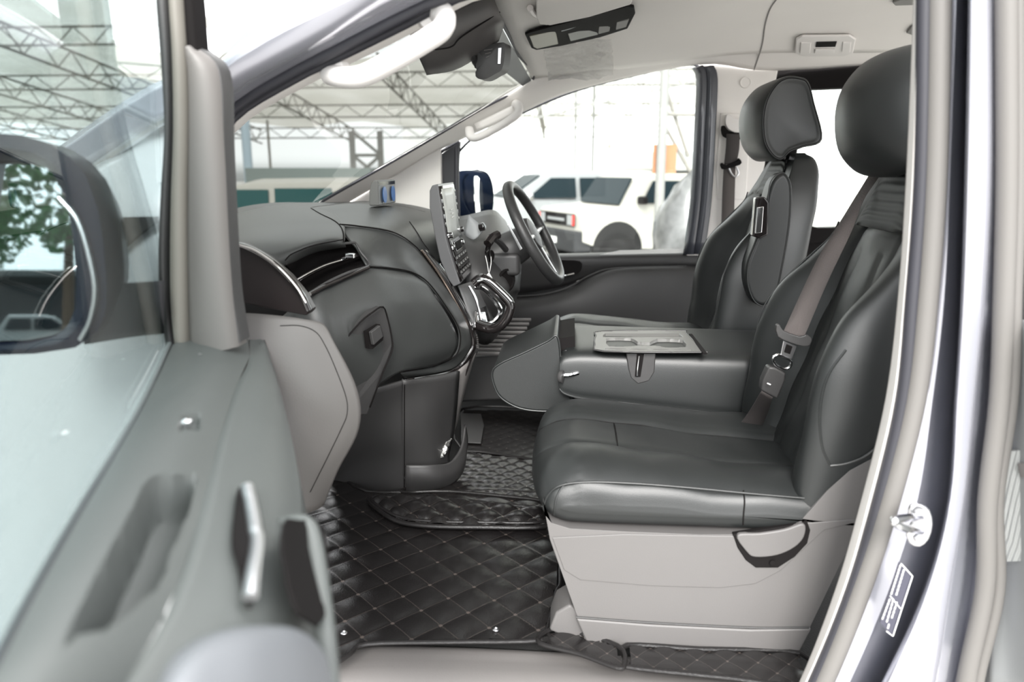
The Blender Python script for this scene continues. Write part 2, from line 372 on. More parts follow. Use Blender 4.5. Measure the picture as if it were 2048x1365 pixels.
struct(MB().grid([mixp(a3, a3, 0, (0, -.005, 0)), mixp(a3, a4, .5, (0, -.012, 0)), a4, mixp(a4, a4, 0, (-.01, .05, .03))]).build('trim_near_pillar', 'cream', thick=-.004))
# ---------------------------------------------------------------- near B pillar: columns of the door opening, outline by outline
def col(pts, Y): return [A(x, y, Y) for x, y in pts]
ys_ = (-160, 0, 350, 600, 800, 1000, 1180, 1365, 1560)
Bc = dict(
 c0=(1828, 1828, 1814, 1797, 1772, 1724, 1672, 1600, 1500),
 c1=(1843, 1843, 1836, 1818, 1800, 1752, 1700, 1622, 1525),
 c2=(1856, 1855, 1850, 1832, 1812, 1768, 1712, 1640, 1545),
 c3=(1902, 1902, 1892, 1876, 1848, 1792, 1732, 1655, 1560),
 c4=(1912, 1912, 1900, 1888, 1865, 1835, 1778, 1700, 1600),
 c5=(1937, 1937, 1930, 1922, 1910, 1897, 1850, 1765, 1660),
 c6=(1978, 1980, 1981, 1968, 1950, 1930, 1900, 1870, 1830),
 c7=(1998, 1998, 1998, 1992, 1982, 1962, 1950, 1915, 1890),
 c8=(2040, 2040, 2043, 2036, 2030, 2000, 2006, 1962, 1930))
def bc(k, Y, dx=0): return smooth([A(x+dx, y, Y) for x, y in zip(Bc[k], ys_)], 6)
YB = 1.02
def blend(k1, k2, t, Y):
    a, b2 = bc(k1, Y), bc(k2, Y); return [p.lerp(q, t) for p, q in zip(a, b2)]
struct(MB().grid([bc('c0', YB+.12, -2), bc('c0', YB+.08), blend('c0', 'c1', .5, YB+.05), bc('c1', YB+.06)]).build('trim_b_pillar_cover', 'cream', thick=-.004))
st = MB(); st.tube(blend('c1', 'c2', .5, YB+.05), .010, 10); struct(st.build('trim_b_pillar_seal', 'rubber'))
st = MB(); st.tube(blend('c2', 'c3', .5, YB+.045), (.0145), 12); struct(st.build('trim_b_pillar_seal_outer', 'rubberg'))
struct(MB().grid([blend('c2', 'c3', .5, YB+.06), bc('c3', YB+.048), bc('c4', YB+.045), blend('c4', 'c5', .10, YB+.055), blend('c4', 'c5', .5, YB+.085), blend('c4', 'c5', .9, YB+.125), blend('c4', 'c5', .97, YB+.06), bc('c5', YB), blend('c5', 'c6', .12, YB-.010), blend('c5', 'c6', .4, YB-.014), blend('c5', 'c6', .75, YB-.012), bc('c6', YB-.004),
   blend('c6', 'c7', .1, YB+.01), blend('c6', 'c7', .85, YB+.06), bc('c7', YB+.05), bc('c8', YB+.05)]).build('wall_left', 'paint'))
st = MB(); st.tube(blend('c7', 'c8', .35, YB), .0125, 12); st.tube(blend('c7', 'c8', .8, YB+.01), .010, 12); struct(st.build('trim_sliding_door_seal', 'rubberg'))
# ---------------------------------------------------------------- near sill
sil = MB().patch([[(560, 1330, 1.22), (760, 1302, 1.24), (1240, 1322, 1.24), (1600, 1352, 1.24), (1750, 1365, 1.22)],
                  [(560, 1345, 1.19), (760, 1318, 1.21), (1240, 1340, 1.21), (1600, 1372, 1.21), (1750, 1385, 1.2)],
                  [(540, 1420, 1.10), (760, 1425, 1.10), (1240, 1430, 1.10), (1600, 1440, 1.10), (1750, 1450, 1.10)],
                  [(540, 1700, 1.06), (760, 1700, 1.06), (1240, 1700, 1.06), (1600, 1700, 1.06), (1750, 1700, 1.06)]], 5, 5)
struct(sil.build('trim_sill', 'greyp', thick=-.01))
# ================================================================ the yard beyond
struct(MB().add([(-90, -12, 0), (70, -12, 0), (70, 90, 0), (-90, 90, 0)], [(0, 1, 2, 3)]).build('floor_yard', 'conc', flat=True))
bpy.data.objects['floor_yard'].name = 'ground_concrete'
# translucent sheet roof with trusses
rm = bpy.data.materials.new('translucent_sheet'); rm.use_nodes = True; n_ = rm.node_tree; n_.nodes.clear()
o_ = n_.nodes.new('ShaderNodeOutputMaterial'); mx_ = n_.nodes.new('ShaderNodeMixShader'); d_ = n_.nodes.new('ShaderNodeBsdfDiffuse'); t_ = n_.nodes.new('ShaderNodeBsdfTranslucent')
nz_ = n_.nodes.new('ShaderNodeTexNoise'); nz_.inputs['Scale'].default_value = .35; nz_.inputs['Detail'].default_value = 6; rp_ = n_.nodes.new('ShaderNodeValToRGB')
rp_.color_ramp.elements[0].position = .35; rp_.color_ramp.elements[0].color = (.62, .61, .56, 1); rp_.color_ramp.elements[1].position = .65; rp_.color_ramp.elements[1].color = (.8, .79, .75, 1)
tc_ = n_.nodes.new('ShaderNodeTexCoord'); n_.links.new(tc_.outputs['Object'], nz_.inputs['Vector']); n_.links.new(nz_.outputs['Fac'], rp_.inputs[0])
n_.links.new(rp_.outputs[0], d_.inputs[0]); n_.links.new(rp_.outputs[0], t_.inputs[0]); mx_.inputs[0].default_value = .6
n_.links.new(d_.outputs[0], mx_.inputs[1]); n_.links.new(t_.outputs[0], mx_.inputs[2]); n_.links.new(mx_.outputs[0], o_.inputs[0])
def RZ(y): return 8.2-(y-9)*.118      # height of the roof over the yard: it falls towards the far eave
roof = thing('shed_roof', (-25, 22, 5), 'pale translucent sheet roof on steel trusses over the yard', 'roof')
YF = 44
rr = []
for i in range(13):
    y = 9+(YF-9)*i/12; rr.append([Vector((x, y, RZ(y)+.18*math.sin(x*.9))) for x in [-75+k*1.0 for k in range(0, 82)]])
rs_ = MB().grid(rr)
rs_.f = [q for q in rs_.f if not (lambda c: 12 < c.y < 28 and -.49*c.y < c.x < -.08*c.y)(sum((rs_.v[i] for i in q), Vector())/4)]
rs_.build('roof_sheet', rm, roof)
def truss(p, q, h, nseg, r=.05):
    mb = MB(); p, q = Vector(p), Vector(q)
    mb.tube([p, q], r, 6); mb.tube([p-Vector((0, 0, h)), q-Vector((0, 0, h))], r, 6)
    for i in range(nseg):
        a = p.lerp(q, i/nseg); b2 = p.lerp(q, (i+1)/nseg); c = p.lerp(q, (i+.5)/nseg)
        mb.tube([a, c-Vector((0, 0, h))], r*.6, 5); mb.tube([c-Vector((0, 0, h)), b2], r*.6, 5)
    return mb
TM = mat('weathered_truss_steel', (.21, .20, .18), .7)
for i in range(12):
    x = -62+i*5.5
    ya = 28 if -13 < x < 0 else 9
    truss((x, ya, RZ(ya)-.3), (x, YF, RZ(YF)-.3), .75, int((YF-ya)/1.6), .045).build('roof_truss', TM, roof)
for i in range(6):
    y = 12+i*6.2
    truss((-74, y, RZ(y)-.35), (5 if y > 27 else -.5*y, y, RZ(y)-.35), .55, 50, .04).build('roof_purlin', TM, roof)
def post(px, Y, w, ytop, m, label, lat=False, ybot=None):
    b0 = A(px, 420, Y); top = A(px, ytop, Y); x = b0.x
    if lat:
        t = thing('lattice_post', Vector((x, Y, 0)), label, 'post', None)
        for s_ in (-w/2, w/2): MB().tube([Vector((x+s_, Y, 0)), Vector((x+s_, Y, top.z))], w*.11, 6).build('upright', m, t)
        mb = MB(); n2 = max(3, int(top.z/(w*1.1)))
        for i in range(n2):
            z0, z1 = top.z*i/n2, top.z*(i+1)/n2
            mb.tube([Vector((x-w/2, Y, z0)), Vector((x+w/2, Y, z1 if i % 2 else z0))], w*.06, 5); mb.tube([Vector((x+w/2, Y, z0)), Vector((x-w/2, Y, z1))], w*.06, 5)
        mb.build('bracing', m, t); return t
    o2 = MB().tube([Vector((x, Y, 0)), Vector((x, Y, top.z))], w/2, 10).build('steel_post', m)
    return tag(o2, label, 'post')
post(503, 30, .36, 232, mat('pale_blue_paint', (.55, .68, .78), .6), 'thick pale blue post under the roof, furthest left through the windscreen')
post(547, 30, .10, 240, TM, 'thin grey post just right of the pale blue post')
post(738, 36, 1.35, 262, 'steelp', 'lattice post of two thin uprights seen through the middle of the windscreen', lat=True)
post(1318, 11, .135, 60, 'steelp', 'white round post in front of the boxy white off-roader')
post(1148, 30, .10, 180, 'steelp', 'thin pale post above the grey pickup, left one of a pair')
post(1183, 26, .10, 170, 'steelp', 'thin pale post above the grey pickup, right one of a pair')
b_ = tubeo('roof_brace', [(1326, 160, 11.2), (1372, 300, 11.2), (1376, 312, 11.2)], .03, TM, n=2); tag(b_, 'rusty diagonal brace high beside the white round post', 'brace')
b_ = tubeo('roof_brace', [(1326, 245, 11.2), (1384, 350, 11.2)], .028, TM, n=2); tag(b_, 'rusty diagonal brace below the high one beside the white post', 'brace')
b_ = tubeo('roof_brace', [(1322, 228, 11.1), (1400, 230, 11.1)], .028, TM, n=2); tag(b_, 'short level crossbar between white post and window edge', 'brace')
b_ = truss(A(1030, 205, 14), A(1440, 110, 14), .35, 14, .02).build('roof_beam', 'steelp'); tag(b_, 'thin white lattice beam sloping across the top of the driver window', 'beam')
# far walls
o1 = MB().box(A(1305, 335, 26)+Vector((0, 0, -.3)), (2.9, .1, 1.6)).build('corrugated_wall', 'corr'); tag(o1, 'pale corrugated metal fence behind the white off-roader', 'fence')
o1.location.z += 0
t = MB().box(A(1329, 318, 11.12), (.33, .03, .40)).build('notice_board', 'orange'); tag(t, 'orange brown board fixed by the white round post', 'board')
t = MB().box(A(1219, 292, 49.8), (.28, .1, .32)).build('wall_vent', TM); tag(t, 'small dark square vent on the white wall', 'vent')
struct(MB().box(Vector((4, 50.1, 2.4)), (30, .2, 4.8)).build('wall_yard', 'wallw'))
# low sheds seen through the windscreen
o1 = MB().box(Vector((A(640, 372, 22).x, 22, .82)), (3.6, 2, 1.64)).build('storage_tank', mat('grey_green_sheet', (.22, .26, .25), .6)); tag(o1, 'low grey green container behind the white canopy pickup', 'container')
# ---------------------------------------------------------------- vehicles
def body(profile, w, taper=.88):
    """closed side profile (x, z) -> body with tumblehome above the waist"""
    n = len(profile); zmax = max(z for x, z in profile); rows = []
    for y, k in ((-w/2, .93), (-w/2*.985, .98), (-w*.3, 1.0), (0, 1.01), (w*.3, 1.0), (w/2*.985, .98), (w/2, .93)):
        rows.append([Vector((x*(.985 if abs(y) > w*.49 else 1), y*(1 if z < zmax*.6 else 1-(1-taper)*(z-zmax*.6)/(zmax*.4)), z*(k if z > zmax*.9 else 1))) for x, z in profile])
    return MB().grid(rows, closeu=True, caps=True)
def wheel(t, x, y, r, wd, rimm='satin'):
    c = Vector((x, y, r)); s_ = -1 if y < 0 else 1
    o2 = MB().lathe(c+Vector((0, -s_*wd, 0)), (0, s_, 0), [(0, r*.5), (0, r*.93), (wd*.2, r), (wd*.9, r), (wd, r*.93), (wd, r*.62), (wd*.8, r*.6), (wd*.8, .001)], 28).build('tyre', 'tyre', None); par(o2, t)
    mb = MB(); mb.lathe(c+Vector((0, -s_*wd*.25, 0)), (0, s_, 0), [(0, .001), (0, r*.6), (wd*.08, r*.6), (wd*.08, .001)], 28)
    for k in range(6):
        a = k*math.pi/3; mb.box(c+Vector((math.cos(a)*r*.3, -s_*wd*.1, math.sin(a)*r*.3)), (r*.6, wd*.12, r*.14), Matrix.Rotation(-a, 3, 'Y'))
    rim = mb.build('rim', rimm, None); par(rim, t)
def place(t, loc, rz, sc=1):
    t.location = loc; t.rotation_euler = (0, 0, rz); t.scale = (sc,)*3
def sidewin(t, name, pts, w, m='dglass', both=True):
    for s_ in ((-1, 1) if both else (-1,)):
        mb = MB().prism([Vector((x, s_*(w/2*f), z)) for x, z, f in pts], Vector((0, s_*.012, 0)))
        par(mb.build(name, m, None), t)
def pt(t, name, pts, off, m, **k): par(MB().prism([Vector(p) for p in pts], Vector(off)).build(name, m, None, **k), t)
# boxy white off-roader
fj = thing('off_roader', (0, 0, 0), 'boxy white off-roader with black bumper and upright windscreen', 'car')
w = 1.9
par(body([(-2.2, .62), (-2.2, 1.02), (-2.12, 1.16), (-1.3, 1.23), (-.95, 1.76), (-.6, 1.84), (1.9, 1.84), (2.2, 1.6), (2.3, 1.0), (2.28, .5), (1.9, .42), (-1.75, .45)], w, .86).build('body', 'white', None, bevel=.02), fj)
pt(fj, 'windscreen', [(-1.32, -.74, 1.25), (-1.32, .74, 1.25), (-1.01, .66, 1.72), (-1.01, -.66, 1.72)], (-.03, 0, .015), 'dglass')
for a, b2 in (((-.85, 1.28), (.1, 1.68)), ((.2, 1.28), (1.0, 1.68)), ((1.15, 1.3), (1.8, 1.66))):
    sidewin(fj, 'side_window', [(a[0]-.12, a[1], 1.0), (b2[0], a[1], 1.0), (b2[0], b2[1], .925), (a[0]+.15, b2[1], .925)], w)
pt(fj, 'grille', [(-2.21, -.72, .88), (-2.21, .72, .88), (-2.21, .72, 1.1), (-2.21, -.72, 1.1)], (-.03, 0, 0), 'black')
pt(fj, 'grille_lettering', [(-2.245, -.35, .96), (-2.245, .35, .96), (-2.245, .35, 1.01), (-2.245, -.35, 1.01)], (-.01, 0, 0), 'silver')
for y in (-.58, .58):
    pt(fj, 'headlamp', [(-2.245, y-.1, .9), (-2.245, y+.1, .9), (-2.245, y+.1, 1.08), (-2.245, y-.1, 1.08)], (-.01, 0, 0), 'silver')
pt(fj, 'indicator', [(-2.245, .69, .9), (-2.245, .75, .9), (-2.245, .75, 1.08), (-2.245, .69, 1.08)], (-.012, 0, 0), 'red'); pt(fj, 'indicator', [(-2.245, -.75, .9), (-2.245, -.69, .9), (-2.245, -.69, 1.08), (-2.245, -.75, 1.08)], (-.012, 0, 0), 'red')
pt(fj, 'bumper', [(-2.32, -.93, .42), (-2.32, .93, .42), (-2.32, .93, .8), (-2.32, -.93, .8)], (.35, 0, 0), mat('bumper_plastic', (.035, .036, .038), .7, spec=.1), bevel=.04)
pt(fj, 'number_plate', [(-2.325, -.2, .55), (-2.325, .2, .55), (-2.325, .2, .66), (-2.325, -.2, .66)], (-.01, 0, 0), 'paper')
for s_ in (-1, 1):
    par(MB().lathe((-1.45, s_*.9, .45), (0, s_, 0), [(0, .2), (0, .52), (.055, .52), (.055, .42), (.06, .2)], 28).build('wheel_arch', mat('arch_plastic', (.02, .02, .02), .7, spec=.1), None), fj)
    par(MB().box((-1.0, s_*1.03, 1.34), (.12, .2, .14)).build('mirror', 'black', None, bevel=.03), fj)
    for x in (-1.45, 1.45): wheel(fj, x, s_*.96, .40, .26, 'steelp')
par(MB().box((.6, 0, 1.9), (1.9, 1.5, .05)).build('roof_rack', 'white', None, bevel=.02), fj)
q_ = A(1215, 470, 12.0); place(fj, (1.49, 13.2, 0), math.radians(27), .86)
# silver pickup
pk = thing('pickup_truck', (0, 0, 0), 'silver pickup with chrome mirrors parked left of the boxy off-roader', 'car')
par(body([(-2.5, .55), (-2.5, .95), (-2.3, 1.08), (-1.35, 1.18), (-.6, 1.68), (-.2, 1.76), (.9, 1.74), (1.25, 1.25), (2.6, 1.22), (2.65, .6), (2.2, .45), (-2.0, .45)], 1.82, .82).build('body', 'silver', None, bevel=.02), pk)
pt(pk, 'windscreen', [(-1.33, -.7, 1.2), (-1.33, .7, 1.2), (-.62, .58, 1.66), (-.62, -.58, 1.66)], (-.02, 0, .02), 'dglass')
for a in ([(-1.0, 1.2, 1.0), (.1, 1.2, 1.0), (.1, 1.62, .89), (-.45, 1.62, .89)], [(.2, 1.2, 1.0), (1.05, 1.2, 1.0), (.85, 1.62, .89), (.2, 1.62, .89)]): sidewin(pk, 'side_window', a, 1.82)
for s_ in (-1, 1):
    par(MB().box((-1.0, s_*1.02, 1.22), (.14, .24, .18)).build('mirror', 'chrome', None, bevel=.04), pk)
    for x in (-1.6, 1.7): wheel(pk, x, s_*.9, .40, .25)
pt(pk, 'grille', [(-2.51, -.4, .75), (-2.51, .4, .75), (-2.51, .4, .98), (-2.51, -.4, .98)], (-.02, 0, 0), 'black')
q_ = A(1080, 430, 15.5); place(pk, (-.25, 15.6, 0), math.radians(20), .9)
# white pickup with canopy seen through the windscreen
cp = thing('canopy_pickup', (0, 0, 0), 'white pickup with a tall canopy seen low through the windscreen', 'car')
par(body([(-2.5, .55), (-2.5, 1.0), (-1.5, 1.15), (-.9, 1.7), (-.4, 1.86), (2.5, 1.9), (2.62, 1.8), (2.65, .6), (2.2, .45), (-2.0, .45)], 1.85, .9).build('body', 'white', None, bevel=.02), cp)
for a in ([(-1.2, 1.25, 1.0), (-.1, 1.25, 1.0), (-.1, 1.72, .94), (-.75, 1.72, .94)], [(0, 1.25, 1.0), (.95, 1.25, 1.0), (.9, 1.74, .94), (0, 1.74, .94)]): sidewin(cp, 'side_window', a, 1.85, 'teal')
sidewin(cp, 'canopy_window', [(1.15, 1.3, .99), (2.35, 1.3, .99), (2.3, 1.72, .94), (1.15, 1.72, .94)], 1.85, 'teal')
for s_ in (-1, 1):
    for x in (-1.6, 1.7): wheel(cp, x, s_*.9, .40, .25)
q_ = A(520, 400, 9.5); place(cp, (q_.x+.1, 10.2, 0), math.radians(8), .8)
# grey shape wrapped in plastic
sc_ = thing('wrapped_scooter', (0, 0, 0), 'scooter wrapped in crinkled clear plastic at the right edge of the driver window', 'scooter')
rows = []
rnd = random.Random(3)
for i in range(12):
    t_ = i/11; r_ = .42*math.sin(math.pi*min(1, .15+t_*.85))**.6
    rows.append([Vector((A(1372, 540, 9).x, 9, 0))+Vector((math.cos(a)*r_*(1+rnd.uniform(-.12, .12)), math.sin(a)*r_*.8*(1+rnd.uniform(-.12, .12)), 1.62*t_*(1 if i else 0)+(rnd.uniform(-.03, .03) if i else 0))) for a in [2*math.pi*k/18 for k in range(18)]])
par(MB().grid(rows, closeu=True, caps=True).build('plastic_cover', mat('crinkled_plastic', (.10, .10, .10), .3, bump=1, bscale=14, var=.7, vscale=9, coat=.4), None), sc_)
tf = Vector((A(1322, 492, 8.8).x, 8.8, .24)); par(MB().lathe(tf+Vector((0, .1, 0)), (-1, -.3, 0), [(0, .05), (0, .24), (.1, .24), (.1, .05)], 20).build('front_wheel', 'tyre', None), sc_)
par(MB().tube([tf+Vector((0, .1, 0)), tf+Vector((.25, .1, .75))], .05, 8).build('front_fork', 'white', None), sc_)
# white hatchback beside the van, seen low through the near door glass
# ================================================================ dashboard
dash = thing('dashboard', (-.5, 1.9, .8), 'dark grey dashboard with glossy vent, glove box and centre stack', 'dashboard')
def dp(rows, name, m, n=5, mm=5, **k): return MB().patch(rows, n, mm).build(name, m, dash, **k)
dp([[(440, 424, 2.62), (505, 410, 2.66), (560, 405, 2.7), (622, 405, 2.7), (700, 404, 2.75)],
    [(430, 445, 1.95), (520, 434, 1.95), (590, 428, 1.95), (650, 428, 1.95), (690, 438, 1.95)],
    [(436, 462, 1.66), (530, 455, 1.66), (610, 452, 1.68), (665, 452, 1.7), (690, 456, 1.7)],
    [(442, 482, 1.48), (530, 478, 1.48), (600, 477, 1.52), (660, 473, 1.56), (690, 476, 1.59)],
    [(446, 497, 1.42), (525, 505, 1.41), (580, 500, 1.45), (640, 488, 1.52), (689, 486, 1.57)],
    [(452, 512, 1.42), (530, 528, 1.41), (566, 529, 1.43), (625, 500, 1.53), (690, 491, 1.58)],
    [(458, 522, 1.46), (535, 536, 1.45), (575, 530, 1.47), (630, 506, 1.57), (692, 495, 1.62)]], 'top_pad', 'dash', thick=.006)
# centre hood
dp([[(600, 420, 2.66), (700, 404, 2.72), (760, 403, 2.72), (822, 410, 2.7), (866, 420, 2.66), (905, 430, 2.6)],
    [(621, 418, 2.25), (700, 410, 2.28), (770, 414, 2.28), (830, 428, 2.28), (868, 446, 2.26), (905, 470, 2.25)],
    [(640, 430, 2.02), (700, 426, 2.03), (770, 430, 2.05), (818, 443, 2.06), (855, 474, 2.06), (888, 520, 2.08)],
    [(660, 441, 1.85), (708, 440, 1.87), (770, 446, 1.9), (808, 458, 1.93), (842, 486, 1.96), (872, 530, 2.0)],
    [(678, 449, 1.74), (712, 452, 1.76), (768, 460, 1.8), (803, 474, 1.84), (836, 500, 1.90), (866, 545, 1.97)]], 'hood', 'dash', thick=.006)
# band between hood and padded panel
dp([[(676, 448, 1.77), (712, 452, 1.77), (768, 460, 1.81), (803, 474, 1.85), (838, 502, 1.89), (878, 555, 1.93), (925, 628, 1.96), (943, 680, 1.98), (934, 708, 1.97), (905, 738, 1.94), (808, 758, 1.73)],
    [(690, 470, 1.70), (722, 478, 1.70), (772, 488, 1.76), (808, 502, 1.80), (840, 528, 1.85), (880, 575, 1.90), (920, 638, 1.93), (934, 682, 1.95), (926, 705, 1.945), (890, 736, 1.91), (806, 753, 1.70)],
    [(712, 495, 1.64), (735, 505, 1.65), (778, 518, 1.72), (815, 530, 1.77), (846, 552, 1.82), (882, 592, 1.87), (917, 648, 1.91), (924, 688, 1.93), (914, 710, 1.92), (878, 733, 1.89), (803, 748, 1.68)],
    [(734, 532, 1.61), (752, 534, 1.64), (790, 539, 1.72), (826, 547, 1.78), (854, 566, 1.82), (885, 605, 1.87), (914, 655, 1.91), (917, 690, 1.92), (905, 714, 1.91), (865, 731, 1.87), (800, 743, 1.67)]], 'side_fascia', 'greyp' if False else 'dash', thick=.004)
# padded lower panel
dp([[(545, 650, 1.44), (618, 588, 1.47), (662, 564, 1.53), (700, 546, 1.58), (737, 534, 1.62), (790, 540, 1.725), (826, 548, 1.785), (855, 568, 1.825)],
    [(550, 675, 1.42), (625, 606, 1.445), (668, 584, 1.50), (708, 566, 1.555), (748, 556, 1.61), (798, 560, 1.70), (834, 568, 1.765), (866, 586, 1.82)],
    [(560, 710, 1.42), (640, 655, 1.43), (690, 635, 1.49), (735, 618, 1.55), (780, 610, 1.62), (825, 612, 1.71), (865, 618, 1.785), (893, 628, 1.85)],
    [(580, 770, 1.43), (655, 720, 1.44), (705, 700, 1.50), (750, 688, 1.565), (790, 678, 1.63), (830, 672, 1.71), (875, 668, 1.80), (912, 666, 1.88)],
    [(600, 830, 1.50), (665, 775, 1.50), (715, 755, 1.55), (755, 740, 1.59), (795, 722, 1.65), (840, 712, 1.73), (880, 706, 1.82), (916, 692, 1.90)],
    [(625, 870, 1.60), (675, 830, 1.60), (725, 795, 1.62), (762, 770, 1.64), (800, 745, 1.67), (838, 738, 1.76), (870, 732, 1.85), (904, 716, 1.905)]], 'lower_pad', 'dash', thick=.006)
g0 = slab('glove_box_door', [(684, 688, 1.487), (720, 645, 1.505), (745, 625, 1.53), (766, 614, 1.565), (776, 640, 1.59), (785, 685, 1.605), (783, 705, 1.60), (768, 740, 1.585), (755, 775, 1.58), (735, 830, 1.60), (690, 830, 1.57), (665, 790, 1.49)], .03, 'plast', dash, off=Vector((-.025, .02, 0)), bevel=.003)
tubeo('glove_box_gap', [(684, 688, 1.484), (720, 645, 1.502), (745, 625, 1.527), (766, 614, 1.562), (776, 640, 1.587), (785, 685, 1.60), (783, 705, 1.595), (768, 740, 1.58), (755, 775, 1.575), (740, 815, 1.59)], .0018, 'black', g0, n=3)
h0 = slab('glove_box_latch_recess', [(735, 664, 1.515), (760, 649, 1.545), (767, 674, 1.555), (766, 681, 1.553), (745, 699, 1.53), (739, 698, 1.525)], 0, 'black', g0, off=Vector((-.01, .004, 0)))
slab('glove_box_latch', [(743, 665, 1.505), (761, 651, 1.53), (767, 674, 1.54), (748, 691, 1.517)], 0, 'plast', g0, off=Vector((-.008, .004, 0)), bevel=.002)
# glossy strip between fascia and stack
dp([[(842, 504, 1.90), (880, 556, 1.94), (926, 628, 1.97), (944, 680, 1.99), (935, 708, 1.98), (905, 740, 1.945), (808, 759, 1.735)],
    [(851, 500, 1.91), (890, 552, 1.955), (934, 628, 1.985), (951, 682, 2.0), (943, 711, 1.99), (908, 745, 1.95), (810, 764, 1.735)],
    [(860, 502, 1.98), (900, 556, 2.02), (942, 630, 2.06), (958, 682, 2.07), (950, 714, 2.06), (912, 752, 2.0), (812, 770, 1.75)]], 'gloss_strip', 'piano', thick=.004)
tubeo('bronze_highlight_trim', [(843, 501, 1.895), (880, 552, 1.935), (910, 602, 1.955), (935, 650, 1.975)], .0035, mat('bronze', (.35, .28, .24), .25, metal=1), dash)
# air vent
dp([[(572, 529, 1.46), (604, 506, 1.53), (650, 494, 1.58), (700, 488, 1.63)],
    [(585, 545, 1.53), (620, 524, 1.58), (660, 508, 1.63), (712, 498, 1.67)],
    [(610, 575, 1.53), (645, 553, 1.57), (685, 532, 1.62), (722, 515, 1.67)],
    [(622, 590, 1.455), (660, 567, 1.50), (698, 549, 1.555), (738, 534, 1.61)]], 'vent_cavity', 'black')
vt = dp([[(592, 556, 1.50), (636, 532, 1.545), (686, 514, 1.60), (716, 505, 1.635)], [(598, 563, 1.495), (640, 540, 1.54), (690, 520, 1.595), (720, 512, 1.63)]], 'vent_blade', 'piano', thick=.004)
tubeo('chrome_bar', [(592, 561, 1.475), (620, 545, 1.505), (650, 531, 1.54), (685, 520, 1.58), (697, 514, 1.59)], .0028, 'chrome', vt)
rbox('vent_tab', A(700, 512, 1.58), (.022, .01, .012), 'chrome', dash, bevel=.003)
tubeo('vent_surround', [(570, 527, 1.44), (604, 505, 1.51), (650, 493, 1.565), (702, 486, 1.61), (712, 488, 1.62), (722, 505, 1.62), (738, 530, 1.61), (700, 544, 1.555), (660, 562, 1.50), (620, 586, 1.455)], .003, 'plast', dash, n=4)
tubeo('vent_lower_lip', [(620, 588, 1.448), (655, 570, 1.49), (690, 555, 1.54), (737, 535, 1.60)], .0045, 'piano', dash)
# lower kick panel and stack leg
dp([[(690, 790, 1.62), (750, 775, 1.64), (806, 760, 1.70), (812, 760, 1.70), (862, 753, 1.82), (916, 742, 1.95)],
    [(680, 850, 1.68), (735, 830, 1.69), (806, 800, 1.74), (812, 801, 1.735), (862, 815, 1.80), (910, 820, 1.95)],
    [(668, 910, 1.78), (735, 880, 1.76), (806, 868, 1.78), (812, 869, 1.775), (860, 870, 1.82), (904, 868, 1.93)],
    [(664, 950, 1.88), (730, 925, 1.84), (806, 925, 1.83), (812, 926, 1.825), (862, 925, 1.85), (895, 915, 1.93)],
    [(660, 965, 1.92), (735, 990, 1.90), (806, 984, 1.86), (812, 984, 1.855), (868, 976, 1.88), (905, 945, 1.95)]], 'kick_panel', 'plast', thick=.006)
dp([[(812, 930, 1.80), (862, 930, 1.82), (898, 925, 1.88), (920, 895, 1.94), (928, 850, 1.99)],
    [(812, 955, 1.80), (868, 955, 1.82), (905, 945, 1.88), (926, 920, 1.94), (932, 880, 1.99)],
    [(812, 984, 1.84), (870, 978, 1.86), (905, 965, 1.90), (924, 940, 1.95), (930, 905, 2.0)]], 'kick_pocket', 'plast', thick=.006)
# stack side below the strip
dp([[(912, 745, 1.96), (935, 720, 2.0), (950, 705, 2.04)], [(908, 820, 1.97), (920, 800, 2.0), (928, 780, 2.05)], [(896, 910, 1.97), (905, 870, 2.0), (912, 850, 2.05)]], 'stack_leg', 'greyp', thick=.004)
sk = MB().lathe(A(903, 797, 1.93), (.8, -.6, 0), [(0, .001), (0, .011), (.004, .012), (.006, .008), (.002, .007), (.001, .001)], 20).build('power_socket', 'piano', dash)
MB().lathe(A(901, 812, 1.93), (.8, -.6, 0), [(0, .001), (0, .008), (.004, .009), (.005, .001)], 20).build('usb_port', 'piano', dash)
# crumpled clear film in the pocket
cf = MB().patch([[(884, 872, 1.90), (895, 868, 1.92), (905, 872, 1.93)], [(882, 895, 1.88), (893, 890, 1.89), (902, 885, 1.92)], [(880, 918, 1.88), (888, 912, 1.88), (896, 900, 1.92)]], 4, 4)
for v_ in cf.v: v_ += Vector((random.uniform(-.004, .004), random.uniform(-.004, .004), 0))
tag(cf.build('plastic_bag', mat('shiny_film', (.5, .5, .48), .1, metal=.6, bump=1, bscale=60), thick=.001), 'crumpled clear plastic bag stuffed in the pocket low on the dashboard', 'bag')
hd = hitter([o for o in dash.children if o.name.split('.')[0] in ('top_pad', 'hood', 'side_fascia', 'lower_pad', 'kick_panel', 'glove_box_door')])
drape('stitch_line', hd, [(570, 521), (584, 508), (620, 493), (655, 485), (686, 480)], .0011, 'black', dash)
drape('pad_edge_seam', hd, [(622, 417), (640, 428), (668, 442), (682, 455), (687, 470), (687, 484)], .0016, 'black', dash)
drape('hood_seam', hd, [(679, 449), (712, 452), (768, 460), (803, 473), (829, 492), (840, 503)], .0016, 'black', dash)
drape('hood_edge', hd, [(623, 415), (655, 411), (700, 407), (760, 408), (810, 414), (850, 424)], .001, 'greyp', dash)
drape('hood_crease', hd, [(819, 444), (833, 464), (846, 486), (858, 502)], .0013, 'black', dash)
drape('panel_seam', hd, [(735, 533), (790, 538), (826, 546), (855, 565), (885, 603), (916, 653), (920, 690), (907, 715), (866, 733), (800, 745)], .0018, 'black', dash)
drape('kick_panel_joint', hd, [(809, 770), (809, 800), (809, 868), (809, 925), (809, 975)], .0013, 'black', dash)
drape('pocket_joint', hd, [(811, 932), (860, 932), (893, 927)], .0013, 'black', dash)
